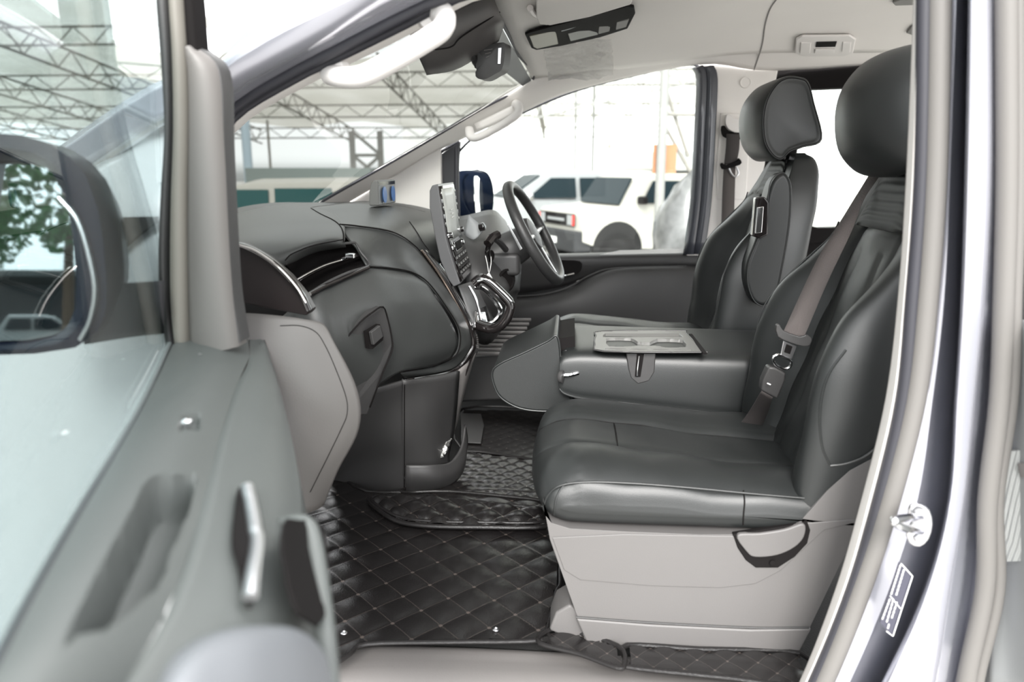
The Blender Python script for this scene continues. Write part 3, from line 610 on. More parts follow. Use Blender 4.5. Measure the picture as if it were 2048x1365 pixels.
MB().patch([[(560, 450, 2.1), (660, 440, 2.1), (780, 450, 2.1)], [(560, 540, 1.75), (660, 520, 1.78), (780, 520, 1.9)], [(600, 640, 1.7), (680, 620, 1.75), (800, 600, 1.9)]], 3, 3).build('leak_backing', 'black', dash)  # added black sheet that blocks daylight leaking between the pads
# ---------------------------------------------------------------- screen and controls (faces the rear of the van)
Y0, Y1 = 1.97, 2.235
prof = smooth([(876, 371, Y0), (884, 420, Y0), (892, 474, Y0), (905, 520, Y0), (921, 568, Y0)], 8)
back = P((921, 568, Y0), (907, 574, Y0), (897, 560, Y0), (880, 520, Y0), (870, 475, Y0), (859, 415, Y0), (859, 382, Y0), (864, 371, Y0), (876, 368, Y0))
MB().prism(prof+back[1:], Vector((0, Y1-Y0, 0))).build('screen_housing', mat('screen_housing_grey', (.08, .08, .082), .35), dash, bevel=.004)
def SP(u, v, lift=0):
    i = v*(len(prof)-1); k = min(int(i), len(prof)-2); p = prof[k].lerp(prof[k+1], i-k); t = (prof[k+1]-prof[k]).normalized()
    n = Vector((-t.z, 0, t.x)); n = n if n.x > 0 else -n
    return p+Vector((0, u*(Y1-Y0), 0))+n*lift
def facepatch(u0, u1, v0, v1, name, m, lift=.0015, n=6, parent=dash, th=.002):
    rows = [[SP(u0+(u1-u0)*i/4, v0+(v1-v0)*j/n, lift) for i in range(5)] for j in range(n+1)]
    return MB().grid(rows).build(name, m, parent, thick=-th)
facepatch(.02, .98, .01, .985, 'stack_face', 'piano', .0008)
scr = facepatch(.12, .90, .04, .56, 'screen', 'screen', .003)
for k in range(3): facepatch(.42+.03*(k % 2), .58, .27+k*.035, .28+k*.035, 'screen_text', 'paper', .0056, 2, scr, .0003)
for u in (.05, .95):
    for k in range(5): facepatch(u-.02, u+.02, .07+k*.075, .11+k*.075, 'side_button', 'silver' if k % 2 else 'piano', .003, 2)
for u in (.1, .9):
    p = SP(u, .5, .002); ax = (SP(u, .5, .1)-SP(u, .5, 0)).normalized()
    kn = MB().lathe(p, ax, [(0, .001), (0, .0085), (.006, .0085), (.012, .008), (.013, .001)], 24).build('knob', 'piano', dash)
    MB().lathe(p, ax, [(.0, .0087), (.0, .0095), (.004, .0095), (.004, .0087)], 24).build('knob_ring', 'chrome', kn)
for u in (.16, .84):
    p = SP(u, .64, .002); ax = (SP(u, .64, .1)-SP(u, .64, 0)).normalized()
    kn = MB().lathe(p, ax, [(0, .001), (0, .009), (.006, .0085), (.007, .001)], 24).build('knob', 'piano', dash)
    MB().lathe(p, ax, [(.0, .0092), (.0, .0102), (.003, .0102), (.003, .0092)], 24).build('knob_ring', 'chrome', kn)
facepatch(.3, .7, .60, .69, 'climate_display', 'black', .003); 
mb_ = MB(); fr_ = [SP(.3, .595, .004), SP(.7, .595, .004), SP(.7, .695, .004), SP(.3, .695, .004)]; mb_.tube(fr_, .0008, 6, closed=True); mb_.build('display_frame', 'chrome', dash)
for j in range(3):
    for k in range(5):
        facepatch(.12+k*.16, .24+k*.16, .74+j*.075, .785+j*.075, 'button', 'plast', .003, 2)
        facepatch(.165+k*.16, .195+k*.16, .755+j*.075, .765+j*.075, 'button_mark', 'paper', .0052, 2, None if False else dash, .0002)
# instrument screen for the driver
iy0, iy1 = 2.2, 2.42
ip = P((756, 361, iy0), (757, 388, iy0), (758, 412, iy0), (738, 412, iy0), (738, 384, iy0), (742, 366, iy0), (748, 361, iy0))
ic = thing('instrument_display', A(750, 412, 2.3), 'black driver display with two blue dials on the dashboard top', 'display')
MB().prism(ip, Vector((0, iy1-iy0, 0))).build('display_case', mat('display_case_grey', (.13, .13, .125), .5), ic, bevel=.004)
MB().prism(P((757, 364, iy0+.005), (758.5, 410, iy0+.005), (758.3, 410, iy0+.005), (756.5, 364, iy0+.005)), Vector((0, iy1-iy0-.01, 0))).build('display_glass', 'piano', ic)
ax_ = Vector((1, 0, .02)).normalized()
blue = emis('blue_dial_glow', (.03, .08, .2), .6); pale = emis('pale_dial_glow', (.2, .36, .46), .5)
for k, (px_, dy) in enumerate(((758, .055), (758, .165))):
    c_ = A(759, 391, iy0)+Vector((.002, dy, 0))
    d_ = MB().lathe(c_, ax_, [(0, .021), (0, .024), (.0015, .024), (.0015, .021)], 28).build('dial_ring', blue, ic)
    if k == 0: MB().lathe(c_, ax_, [(0, .001), (0, .018), (.001, .018), (.001, .001)], 28).build('dial_face', pale, ic)
# stalk panel right of the screen, column shroud, ignition
col_ = thing('steering_column', A(1020, 510, 2.3), 'dark steering column shroud with stalks and ignition', 'steering column')
MB().patch([[(880, 440, 2.5), (935, 430, 2.55), (985, 420, 2.6), (1010, 440, 2.7)], [(905, 480, 2.3), (950, 478, 2.32), (1000, 480, 2.4), (1040, 500, 2.5)],
    [(925, 540, 2.2), (965, 545, 2.2), (1010, 560, 2.25), (1040, 575, 2.4)], [(935, 600, 2.2), (975, 605, 2.2), (1010, 600, 2.25), (1035, 590, 2.45)], [(940, 680, 2.3), (975, 690, 2.3), (1005, 660, 2.4), (1020, 640, 2.5)]], 5, 5).build('knee_panel', 'plast', dash, thick=.006)
MB().patch([[(938, 430, 2.3), (955, 446, 2.3), (967, 460, 2.3)], [(930, 470, 2.3), (948, 480, 2.28), (962, 468, 2.29)]], 4, 4).build('switch_panel', 'silver', dash, thick=.006)
MB().lathe(A(960, 455, 2.26), (.9, -.3, .2), [(0, .001), (0, .012), (.014, .012), (.016, .001)]).build('start_knob', 'piano', dash)
# column tube
c0, c1 = A(985, 520, 2.33), A(1058, 478, 2.335)
MB().tube([c0+(c0-c1)*.6, c0, c0.lerp(c1, .5), c1-(c1-c0)*.12], [.062, .062, .058, .05], 20).build('shroud', 'plast', col_)
mb_ = MB(); mb_.box(c0.lerp(c1, .35)+Vector((0, -.02, -.03)), (.10, .10, .07)); mb_.build('lower_shroud', 'plast', col_, bevel=.015)
sa = tubeo('stalk', [(1012, 500, 2.25), (1000, 486, 2.20), (990, 478, 2.16), (984, 475, 2.13)], [(.009, .009)]*19, 'plast', col_, n=6)
tubeo('stalk_grip', [(996, 470, 2.14), (984, 476, 2.12), (975, 488, 2.10)], .013, 'piano', col_, n=3)
tubeo('stalk_stem', [(979, 484, 2.11), (975, 505, 2.14), (978, 520, 2.18)], .008, 'piano', col_, n=3)
MB().lathe(A(978, 512, 2.2), (.8, -.6, 0), [(0, .001), (0, .018), (.006, .018), (.007, .001)], 24).build('ignition_boss', 'piano', col_)
MB().prism(P((1014, 450, 2.2), (1018, 449, 2.2), (1045, 498, 2.2), (1040, 501, 2.2)), Vector((0, .012, 0))).build('paddle_shift', 'chrome', col_, bevel=.001)
# key tag on a white thread
kt = thing('key_tag', A(985, 560, 2.09), 'white paper tag hanging on a white thread from the ignition', 'tag')
tubeo('thread', [(971, 512, 2.13), (975, 530, 2.10), (978, 546, 2.09), (982, 528, 2.10), (982, 514, 2.13)], .0009, 'paper', kt, n=3)
MB().prism(P((978, 545, 2.085), (990, 566, 2.085), (983, 578, 2.085), (965, 560, 2.085)), Vector((0, .001, 0))).build('paper_tag', 'paper', kt)
MB().lathe(A(1012, 561, 2.26), (.75, -.66, 0), [(0, .001), (0, .035), (.004, .036), (.006, .03), (.001, .028), (.001, .001)], 24).build('round_vent', 'black', dash)
# shifter console below the screen: glossy loops
cs = dash
MB().patch([[(915, 572, 2.03), (935, 566, 2.12), (955, 560, 2.22)], [(930, 610, 2.03), (950, 604, 2.12), (968, 598, 2.22)], [(945, 655, 2.03), (965, 648, 2.12), (985, 640, 2.22)]], 4, 4).build('tray_wall', mat('smoked_tray', (.16, .16, .16), .3), cs, thick=.004)
MB().patch([[(950, 622, 2.06), (972, 612, 2.16)], [(950, 655, 2.03), (985, 660, 2.10)]], 4, 3).build('chrome_tray', 'chrome', cs, thick=.003)
tubeo('loop_handle', [(948, 568, 2.02), (962, 558, 2.02), (980, 566, 2.02), (1003, 588, 2.02), (1019, 606, 2.02), (1020, 622, 2.02), (1008, 645, 2.02), (990, 657, 2.03), (970, 655, 2.04), (955, 650, 2.05)], [(.018, .014)]*55, 'piano', cs, k=12)
tubeo('loop_handle_edge', [(955, 563, 1.998), (975, 560, 1.995), (1000, 580, 1.995), (1022, 603, 1.995), (1024, 618, 1.998)], .003, 'chrome', cs)
tubeo('inner_loop', [(950, 575, 2.07), (966, 578, 2.07), (985, 596, 2.07), (1000, 618, 2.07), (998, 632, 2.07), (985, 645, 2.07), (966, 650, 2.07)], .007, 'chrome', cs)
tubeo('stack_cord', [(949, 700, 2.02), (935, 735, 2.0), (925, 765, 2.0), (922, 790, 2.0)], .004, 'piano', cs)
tubeo('chrome_rod', [(938, 572, 2.03), (952, 600, 2.03), (962, 640, 2.03)], .004, 'chrome', cs, n=3)
# pedals area: ribbed floor plate on the driver side
fb = MB()
for k in range(9):
    y_ = 640+k*8.5; fb.tube([A(955-k*1.2, y_, 2.75-k*.035), A(1062-k*4, y_, 2.75-k*.035)], .006, 6)
tag(fb.build('ribbed_plate', 'greyp'), 'ribbed dark grey plate on the driver footwell wall', 'plate')
slab('tunnel_cover', [(918, 716, 2.52), (1000, 710, 2.52), (1110, 706, 2.52), (1130, 716, 2.52), (1130, 800, 2.52), (1000, 802, 2.52), (918, 806, 2.52)], .1, 'plast', dash, bevel=.012)
# ---------------------------------------------------------------- steering wheel
ctr = A(1069, 466, 2.33)
upv = (A(1017, 372, 2.33)-A(1119, 562, 2.33)).normalized(); side = Vector((.10, 1, 0)).normalized(); side = (side-upv*side.dot(upv)).normalized()
nrm = upv.cross(side); nrm = nrm if nrm.x > 0 else -nrm; Rw = .163
sw = thing('steering_wheel', ctr, 'black leather steering wheel with silver spoke trim', 'steering wheel')
pts = [ctr+upv*math.cos(a)*Rw*1.0+side*math.sin(a)*Rw*1.02 for a in [2*math.pi*k/64 for k in range(64)]]
MB().tube(pts, (.0165, .0145), 14, closed=True).build('rim', mat('wheel_leather', (.03, .03, .03), .4, bump=.3, bscale=300), sw)
MB().lathe(ctr-nrm*.035, nrm, [(0, .02), (.0, .05), (.02, .058), (.036, .05), (.042, .03), (.043, .001)], 28).build('airbag_hub', 'plast', sw)
for a in (math.pi*.5, -math.pi*.5, math.pi):
    d = upv*math.cos(a)+side*math.sin(a); e_ = ctr+d*Rw
    s2 = MB().tube([ctr-nrm*.015+d*.04, ctr-nrm*.012+d*.10, e_], [(.022, .008), (.018, .007), (.014, .008)], 12).build('spoke', 'plast', sw)
    MB().tube([ctr-nrm*.004+d*.05, ctr-nrm*.002+d*.11, e_-d*.012], [(.010, .004)]*3, 8).build('spoke_trim', 'satin', s2)
# ================================================================ near door, standing open
dr = thing('front_door', Vector((-.45, .75, 1.2)), 'open front passenger door, grey trim panel with glass raised, nearest the camera', 'door')
DO, DN = Vector((-.568, 1.0, 0)), Vector((.926, .3775, 0))
def DP(px, py, off=0): d = ray(px, py); s_ = (DO.dot(DN)+off)/d.dot(DN); return Vector((d.x*s_, d.y*s_, CZ+d.z*s_))
G = [(345, 690), (322, 742), (288, 812), (240, 895), (160, 1030), (70, 1190), (0, 1325), (-90, 1500), (-260, 1820)]
K = [(492, 640), (500, 712), (470, 778), (436, 886), (398, 1040), (352, 1180), (305, 1278), (200, 1450), (60, 1750)]
zg = [A(0, 0, 1).z*0+1.41]*9
gl = [DP(x, y, .012) for x, y in G]; kr = [AZ(x, y, 1.385) for x, y in K]
gl_s = resample(gl, 80, False); kr_s = resample(kr, 80, False)
# ledge: parameters are x = 0..10 across, y = 0..80 along; dents are given as picture outlines turned into those parameters
def ledge_pos(u, v, h):
    i = min(78, int(v)); f = v-i; a = gl_s[i].lerp(gl_s[i+1], f); b = kr_s[i].lerp(kr_s[i+1], f)
    t = u/30; p = a.lerp(b, t); p.z += .010*math.sin(math.pi*t) - h; return p
def proj(p):
    v = p-Vector((0, 0, CZ)); dz = v.dot(Fv); return (1024+FPX*v.dot(Rv)/dz, 682.5-FPX*v.dot(Uv)/dz)
def to_uv(poly):
    out = []
    for x, y in poly:
        best = min(((proj(ledge_pos(u, v*.5, 0))[0]-x)**2+(proj(ledge_pos(u, v*.5, 0))[1]-y)**2, u, v*.5) for u in range(0, 31, 1) for v in range(0, 159))
        out.append((best[1], best[2]))
    return out
pocket = sm2(to_uv([(296, 962), (345, 952), (392, 952), (384, 990), (350, 1090), (318, 1160), (290, 1200), (220, 1245), (150, 1272), (140, 1262), (210, 1120), (262, 1020)]), 3)
switch = to_uv([(362, 830), (400, 828), (398, 858), (354, 860)])
mb_ = dentsurf(0, 30, 0, 79, .5, ledge_pos, [(-1, -1), (31, -1), (31, 80), (-1, 80)], [(pocket, .035, 1.3), (switch, .008, .8)])
mb_.build('belt_ledge', 'doorp', dr)
sc2 = ledge_pos(switch[0][0]+2.2, switch[0][1]+1.9, -.0)
MB().lathe(sc2+Vector((0, 0, -.006)), (0, -.2, 1), [(0, .001), (0, .006), (.005, .006), (.0065, .001)], 16).build('lock_button', 'chrome', dr)
MB().lathe(ledge_pos(12, 14, 0), (0, 0, 1), [(0, .001), (0, .003), (.001, .001)], 12).build('screw', 'satin', dr)
# inner face below the crest
S1 = [(520, 700, 1.10), (556, 797, .98), (582, 880, .86), (604, 985, .74), (608, 1060, .66), (600, 1200, .52), (560, 1320, .44), (480, 1500, .36), (330, 1800, .30)]
k0 = kr; s1 = P(*S1)
inn = [a.lerp(b, .5)+Vector((.006, .004, .012)) for a, b in zip(k0, s1)]
inn2 = [a.lerp(b, .8)+Vector((.008, .005, .004)) for a, b in zip(k0, s1)]
low = [p+Vector((.012, -.01, -.10)) for p in s1]; low2 = [p+Vector((.0, -.02, -.3)) for p in s1]
MB().patch([k0, inn, inn2, s1, low, low2], 5, 5).build('inner_panel', 'doorp', dr, thick=.004)
hi = hitter([bpy.data.objects['inner_panel']])
# release lever in its bezel
hb = [(470, 990), (490, 985), (503, 1020), (508, 1100), (500, 1190), (486, 1228), (470, 1150), (458, 1100), (462, 1040)]
dslab('lever_bezel', hi, hb, .007, .003, 'black', dr, sm=3)
q_ = smooth([Vector((x, y, 0)) for x, y in ((483, 992), (490, 1030), (499, 1085), (500, 1115), (492, 1165), (484, 1218))], 6)
MB().tube([hi(p.x, p.y, .010) for p in q_], (.0055, .0035), 10).build('release_lever', 'satin', dr)
dslab('pull_pocket', hi, [(535, 1090), (560, 1075), (596, 1078), (606, 1110), (606, 1150), (602, 1200), (590, 1250), (545, 1260), (528, 1180)], .022, .003, 'black', dr, sm=3)
tubeo('pull_rim', [(545, 1062, .60), (575, 1052, .595), (610, 1052, .59), (624, 1080, .575), (634, 1140, .545), (644, 1220, .51), (652, 1300, .48), (658, 1400, .45)], [(.0085, .009)]*43, 'doorp', dr, k=12)
MB().patch([[(300, 1420, .30), (340, 1320, .33), (420, 1268, .36), (520, 1252, .39), (600, 1262, .42), (650, 1310, .44), (668, 1400, .45)],
            [(300, 1500, .26), (350, 1370, .28), (430, 1300, .31), (520, 1282, .34), (600, 1292, .38), (645, 1335, .42), (668, 1420, .44)],
            [(320, 1700, .24), (370, 1600, .25), (450, 1560, .27), (530, 1540, .30), (600, 1540, .34), (650, 1560, .38), (680, 1600, .42)]], 6, 6).build('armrest', mat('armrest_grey', (.15, .158, .17), .5), dr, thick=.01)
# window glass
gg = [(345, 690), (322, 742), (288, 812), (240, 895), (160, 1030), (70, 1190), (0, 1325), (-90, 1500)]
gq = [DP(x, y, 0) for x, y in gg]+[DP(x, y, 0) for x, y in ((-200, 1200), (-200, 600), (-200, -60), (0, -90), (150, -100), (322, -100), (330, 80), (325, 250), (318, 400))]
MB().prism(gq, DN*.004).build('window_glass', 'glassd', dr, flat=True)
tubeo('belt_seal', [DP(x+3, y+3, .010) for x, y in G], .0045, 'rubber', dr)
tubeo('belt_seal_lip', [DP(x-6, y-2, .006) for x, y in G], .003, mat('seal_grey', (.16, .18, .18), .4), dr)
# window frame post and mirror corner cover
def bar(name, L, R, Y, m, bul=.01, th=.006, par_=dr, back=.03):
    l = [A(x, y, Y) for x, y in L]; r = [A(x, y, Y) for x, y in R]
    l = resample(smooth(l, 5), 40, False); r = resample(smooth(r, 5), 40, False)
    m_ = [a.lerp(b, .5)+Vector((0, -bul, 0)) for a, b in zip(l, r)]; q1 = [a.lerp(b, .2)+Vector((0, -bul*.8, 0)) for a, b in zip(l, r)]; q2 = [a.lerp(b, .8)+Vector((0, -bul*.8, 0)) for a, b in zip(l, r)]
    lb = [p+Vector((0, back, 0)) for p in l]; rb = [p+Vector((0, back, 0)) for p in r]
    return MB().grid([lb, l, q1, m_, q2, r, rb]).build(name, m, par_, sharp=70)
bar('run_channel', [(306, -120), (312, 0), (322, 120), (330, 260), (322, 400), (318, 520), (322, 620), (334, 700)], [(333, -120), (338, 0), (344, 120), (346, 260), (340, 400), (336, 520), (340, 620), (352, 690)], .99, 'plast', .008)
bar('window_frame', [(333, -120), (338, 0), (345, 120), (347, 260), (342, 400), (340, 520), (342, 620), (352, 700)], [(360, -120), (366, 0), (372, 110), (374, 260), (371, 400), (371, 520), (372, 620), (374, 690)], .98, mat('frame_beige_grey', (.15, .14, .122), .5), .010)
bar('frame_top', [(358, -120), (364, 0), (372, 90), (384, 140)], [(374, -120), (388, 0), (395, 90), (402, 140)], .985, 'black', .004)
bar('mirror_corner_cover', [(372, 100), (374, 200), (373, 330), (372, 480), (374, 600), (377, 708)], [(390, 92), (434, 140), (446, 300), (455, 480), (463, 590), (476, 694)], .99, mat('cover_grey', (.125, .117, .111), .5), .014)
bar('cover_edge', [(390, 92), (432, 138), (443, 300), (452, 480), (461, 590), (474, 690)], [(394, 90), (442, 142), (450, 300), (459, 480), (467, 590), (482, 684)], .995, 'plast', .002)
# lower front panel of the door trim
fp = MB().patch([[(450, 640, 1.15), (500, 634, 1.16), (560, 636, 1.17), (608, 640, 1.18), (640, 655, 1.19)],
   [(450, 700, 1.12), (520, 700, 1.14), (590, 695, 1.16), (640, 690, 1.18), (668, 695, 1.19)],
   [(460, 790, 1.11), (540, 790, 1.13), (620, 790, 1.15), (670, 790, 1.17), (706, 780, 1.19)],
   [(480, 870, 1.11), (560, 870, 1.12), (630, 865, 1.15), (675, 860, 1.17), (706, 848, 1.19)],
   [(500, 940, 1.11), (565, 940, 1.12), (610, 935, 1.14), (640, 930, 1.16), (665, 925, 1.18)],
   [(520, 1040, 1.12), (560, 1035, 1.13), (590, 1020, 1.14), (615, 1010, 1.16), (628, 1000, 1.18)]], 5, 5)
fpo = fp.build('map_pocket_panel', mat('pocket_grey', (.078, .073, .070), .55, bump=.12, bscale=400), dr, thick=.02)
drape('map_pocket_seam', hitter([fpo]), [(560, 652), (600, 652), (632, 665), (652, 695), (672, 740), (692, 795), (694, 828), (684, 855), (660, 905), (640, 945), (620, 985)], .0007, 'black', fpo)
# dark trim wedge with a clear edged strip that lines up with the dashboard vent
slab('trim_wedge', [(456, 484, 1.22), (485, 490, 1.22), (530, 515, 1.22), (575, 553, 1.22), (605, 590, 1.22), (622, 622, 1.22), (612, 632, 1.22), (580, 626, 1.22), (470, 604, 1.22), (456, 600, 1.22)], .03, mat('wedge_brown_black', (.018, .014, .014), .35), dr, bevel=.003)
tubeo('light_strip', [(466, 487, 1.212), (500, 497, 1.21), (545, 524, 1.208), (585, 563, 1.208), (607, 594, 1.208), (619, 620, 1.21)], [(.010, .004)]*31, 'piano', dr, k=12)
tubeo('light_strip_edge', [(478, 491, 1.200), (512, 503, 1.198), (556, 534, 1.196), (592, 573, 1.196), (612, 606, 1.196)], .0022, mat('clear_strip', (.55, .52, .5), .12, metal=.8), dr)
# exterior mirror on the door, seen through the glass
mr_ = []
def MPt(x, y, off): return A(x, y, .86+(-.20-off)*-.5)
out_ = [(-60, 262), (40, 270), (95, 285), (140, 315), (172, 352), (196, 420), (206, 480), (213, 560), (212, 620), (196, 662), (150, 696), (70, 708), (-60, 712)]
inn_ = [(-60, 322), (20, 322), (70, 326), (100, 340), (120, 372), (137, 420), (146, 480), (153, 560), (150, 620), (134, 655), (110, 672), (60, 682), (-60, 684)]
a_ = resample([A(x, y, .85) for x, y in out_], 60, False); b_ = resample([A(x, y, .862) for x, y in inn_], 60, False)
n_out = Vector((-.1, 1, 0)).normalized(); m_mid = [p.lerp(q, .5)+Vector((0, -.012, 0)) for p, q in zip(a_, b_)]
cen = sum(a_, Vector())/60
back1 = [p+n_out*.05+(cen-p)*.05 for p in a_]; back2 = [p+n_out*.10+(cen-p)*.35 for p in a_]
MB().grid([[p+n_out*.012 for p in b_], b_, m_mid, a_, back1, back2], closeu=True).build('mirror_housing', 'navy', dr, thick=.003)
ctr_ = sum(b_, Vector())/60; mn_ = Vector((.06, -1, .10)).normalized()
MB().prism([p+n_out*.010-mn_*(p-ctr_).dot(mn_) for p in b_], n_out*.003).build('mirror_glass', 'mirror', dr, flat=True)
tubeo('mirror_lamp_strip', [A(x, y, .84) for x, y in ((118, 395), (155, 440), (178, 510), (190, 580), (180, 640), (160, 680))], .003, 'satin', dr)
MB().patch([[A(190, 575, .875), A(250, 570, .91), A(318, 564, .96)], [A(190, 610, .868), A(250, 612, .90), A(318, 610, .95)], [A(165, 680, .875), A(250, 668, .91), A(318, 662, .96)]], 4, 4).build('mirror_arm', mat('mirror_arm_grey', (.05, .05, .055), .4), dr, thick=.01)
# ---------------------------------------------------------------- van outside, seen through the door glass
struct(MB().patch([[A(436, 130, 1.09), A(380, 160, 1.10), A(325, 170, 1.12), A(220, 232, 1.16), A(118, 302, 1.22)],
            [A(440, 190, 1.08), A(390, 215, 1.09), A(318, 250, 1.10), A(240, 300, 1.14), A(160, 347, 1.20)],], 5, 4).build('trim_front_pillar_skin', 'paint', thick=.01))
struct(tubeo('trim_gutter_rail', [(440, 180, 1.075), (380, 212, 1.085), (310, 252, 1.095), (240, 300, 1.13), (165, 349, 1.19)], .006, 'satin'))
fn = MB().patch([[A(460, 200, 1.12), A(330, 262, 1.12), A(230, 318, 1.15), A(165, 352, 1.2), A(60, 372, 1.28), A(-80, 400, 1.4)],
   [A(460, 420, 1.08), A(340, 430, 1.08), A(240, 435, 1.10), A(160, 440, 1.15), A(60, 460, 1.24), A(-80, 480, 1.36)],
   [A(460, 700, 1.05), A(340, 700, 1.05), A(240, 700, 1.07), A(160, 700, 1.12), A(60, 700, 1.2), A(-80, 720, 1.32)],
   [A(460, 1100, 1.05), A(340, 1100, 1.05), A(240, 1100, 1.07), A(160, 1100, 1.12), A(60, 1100, 1.2), A(-80, 1120, 1.3)],
   [A(460, 1700, 1.08), A(340, 1700, 1.08), A(240, 1700, 1.1), A(160, 1700, 1.14), A(60, 1700, 1.2), A(-80, 1700, 1.3)]], 5, 5)
struct(slab('trim_fender_gap', [(196, 436, 1.06), (310, 434, 1.05), (310, 446, 1.05), (280, 468, 1.055), (245, 498, 1.06), (222, 512, 1.06), (206, 470, 1.06)], .01, 'plast'))
struct(fn.build('trim_fender', mat('fender_pale_reflection', (.66, .67, .69), .3, metal=.25, coat=1), thick=.01))  # graphite body made pale: bright reflections are put into its colour
# ================================================================ seats
def ringprofile(pts, n=5): return smooth([Vector((x, 0, z)) for x, z in pts], n, True)
def make_seat(label, dy=0, dz=0, dx=0, near=True):
    O = Vector((dx, dy, dz)); t = thing('front_seat', Vector((.2, 1.46, .8))+Vector((dx, dy, 0)), label, 'seat', None)
    # ---- cushion
    def prof(xf, zf, zr, zb, drop=0):
        h = zf-zb
        return ringprofile([(.47, zb), (.25, zb), (xf+.07, zb), (xf+.022, zb+.10*h), (xf, zb+.38*h), (xf+.012, zb+.74*h), (xf+.05, zf-.006), (xf+.10, zf), (.18, zf*.6+zr*.4+.0), (.30, zf*.25+zr*.75-.002), (.42, zr), (.49, zr-.01)])
    R = [(1.222, -.005, 1.075, 1.062, 1.058), (1.228, -.028, 1.100, 1.084, 1.042), (1.240, -.040, 1.116, 1.096, 1.034), (1.27, -.052, 1.134, 1.108, 1.03), (1.31, -.060, 1.143, 1.112, 1.03),
         (1.35, -.064, 1.140, 1.104, 1.03), (1.385, -.066, 1.130, 1.094, 1.03), (1.46, -.068, 1.130, 1.092, 1.03), (1.535, -.066, 1.130, 1.094, 1.03), (1.57, -.064, 1.140, 1.104, 1.03),
         (1.61, -.060, 1.143, 1.112, 1.03), (1.65, -.052, 1.134, 1.108, 1.03), (1.68, -.040, 1.116, 1.096, 1.034), (1.692, -.028, 1.100, 1.084, 1.042), (1.698, -.005, 1.075, 1.062, 1.058)]
    rings = [[p+Vector((0, y, 0)) for p in prof(a, b, c, d)] for y, a, b, c, d in R]
    w = len(rings[0]); cols = [smooth([r[j] for r in rings], 8) for j in range(w)]
    G_ = [[cols[j][i] for j in range(w)] for i in range(len(cols[0]))]
    for r in G_:
        for p in r:
            top = p.z > 1.06
            if top:
                for ys in (1.385, 1.535):
                    p.z -= .0065*math.exp(-((p.y-ys)/.007)**2)
                if 1.385 < p.y < 1.535: p.z -= .004*math.exp(-((p.x-.10)/.012)**2)
                p.z += .0025*math.sin(p.x*38+p.y*11)*math.sin(p.y*27) * (1 if p.x > .02 else 0)
                p.z += .0016*math.sin(p.x*90-p.y*60)*max(0, 1-abs(p.y-1.29)/.08)
    for r in G_:
        for p in r: p += O
    c_ = MB().grid(G_, closeu=True, caps=True).build('cushion', 'leather', t)
    def surf(y, x):      # height of the cushion top
        best = min((abs(p.y-O.y-y)*3+abs(p.x-O.x-x), p.z) for r in G_ for p in r if p.z-O.z > 1.085); return best[1]
    for ys in (1.385, 1.535):
        pts = [Vector((x, ys, surf(ys, x)-O.z+.0004))+O for x in (-.02, .02, .06, .10, .16, .22, .28, .34, .39)]
        tubeo('cushion_seam', [Vector((-.055, ys, 1.10))+O]+pts, .0014, 'black', c_, n=3)
    tubeo('cushion_seam', [Vector((.10, y, surf(y, .10)-O.z+.001))+O for y in (1.385, 1.42, 1.46, 1.50, 1.535)], .0013, 'black', c_, n=3)
    pip = [Vector((x, 1.2335, z))+O for x, z in ((-.030, 1.045), (-.038, 1.062), (-.030, 1.085), (-.008, 1.104), (.04, 1.112), (.12, 1.112), (.22, 1.107), (.32, 1.100), (.42, 1.094))]
    tubeo('piping', pip, .0022, 'leather', c_)
    # ---- plastic base
    near_o = [(1086, 1002), (1090, 1030), (1104, 1047), (1140, 1058), (1250, 1064), (1400, 1070), (1480, 1070), (1560, 1060), (1612, 1040), (1690, 1035), (1735, 1030), (1680, 1130), (1620, 1255), (1595, 1306), (1400, 1300), (1182, 1292), (1170, 1282), (1155, 1235), (1125, 1150), (1100, 1080)]
    q = [A(x, y, 1.222)+O for x, y in near_o]
    MB().prism([p+Vector((.012, .04, 0)) for p in q], Vector((0, .43, 0))).build('base_frame', 'base', t, bevel=.02)
    q2 = [A(x, y, 1.222)+O for x, y in ((1086, 1002), (1090, 1030), (1104, 1047), (1140, 1058), (1250, 1064), (1400, 1070), (1480, 1070), (1560, 1060), (1600, 1044), (1622, 1020), (1655, 982), (1700, 942), (1770, 905), (1745, 1010), (1680, 1130), (1620, 1255), (1595, 1306), (1400, 1300), (1182, 1292), (1170, 1282), (1155, 1235), (1125, 1150), (1100, 1080))]
    MB().prism(q2, Vector((0, .07, 0))).build('base_cover', 'base', t, bevel=.024, seg=6, angle=50)
    lo_ = [A(x, y, 1.222)+O for x, y in ((1152, 1236), (1300, 1248), (1500, 1258), (1622, 1256), (1598, 1303), (1400, 1297), (1184, 1289), (1171, 1280))]
    MB().prism([p+Vector((0, -.004, 0)) for p in lo_], Vector((0, .1, 0))).build('base_skirt', 'base', t, bevel=.004)
    tubeo('base_groove', [A(1152, 1235, 1.2205)+O, A(1300, 1246, 1.2205)+O, A(1500, 1256, 1.2205)+O, A(1618, 1256, 1.2205)+O], .0018, 'plast', t)
    up_ = [A(x, y, 1.222)+O for x, y in ((1104, 1075), (1250, 1068), (1470, 1072), (1560, 1062), (1614, 1046), (1690, 1040), (1735, 1038), (1722, 1042), (1648, 1060), (1560, 1142), (1510, 1168), (1440, 1176), (1300, 1172), (1160, 1160), (1128, 1140))]
    MB().prism([p+Vector((0, -.002, 0)) for p in up_], Vector((0, .05, 0))).build('base_upper_panel', 'base', t, bevel=.002)
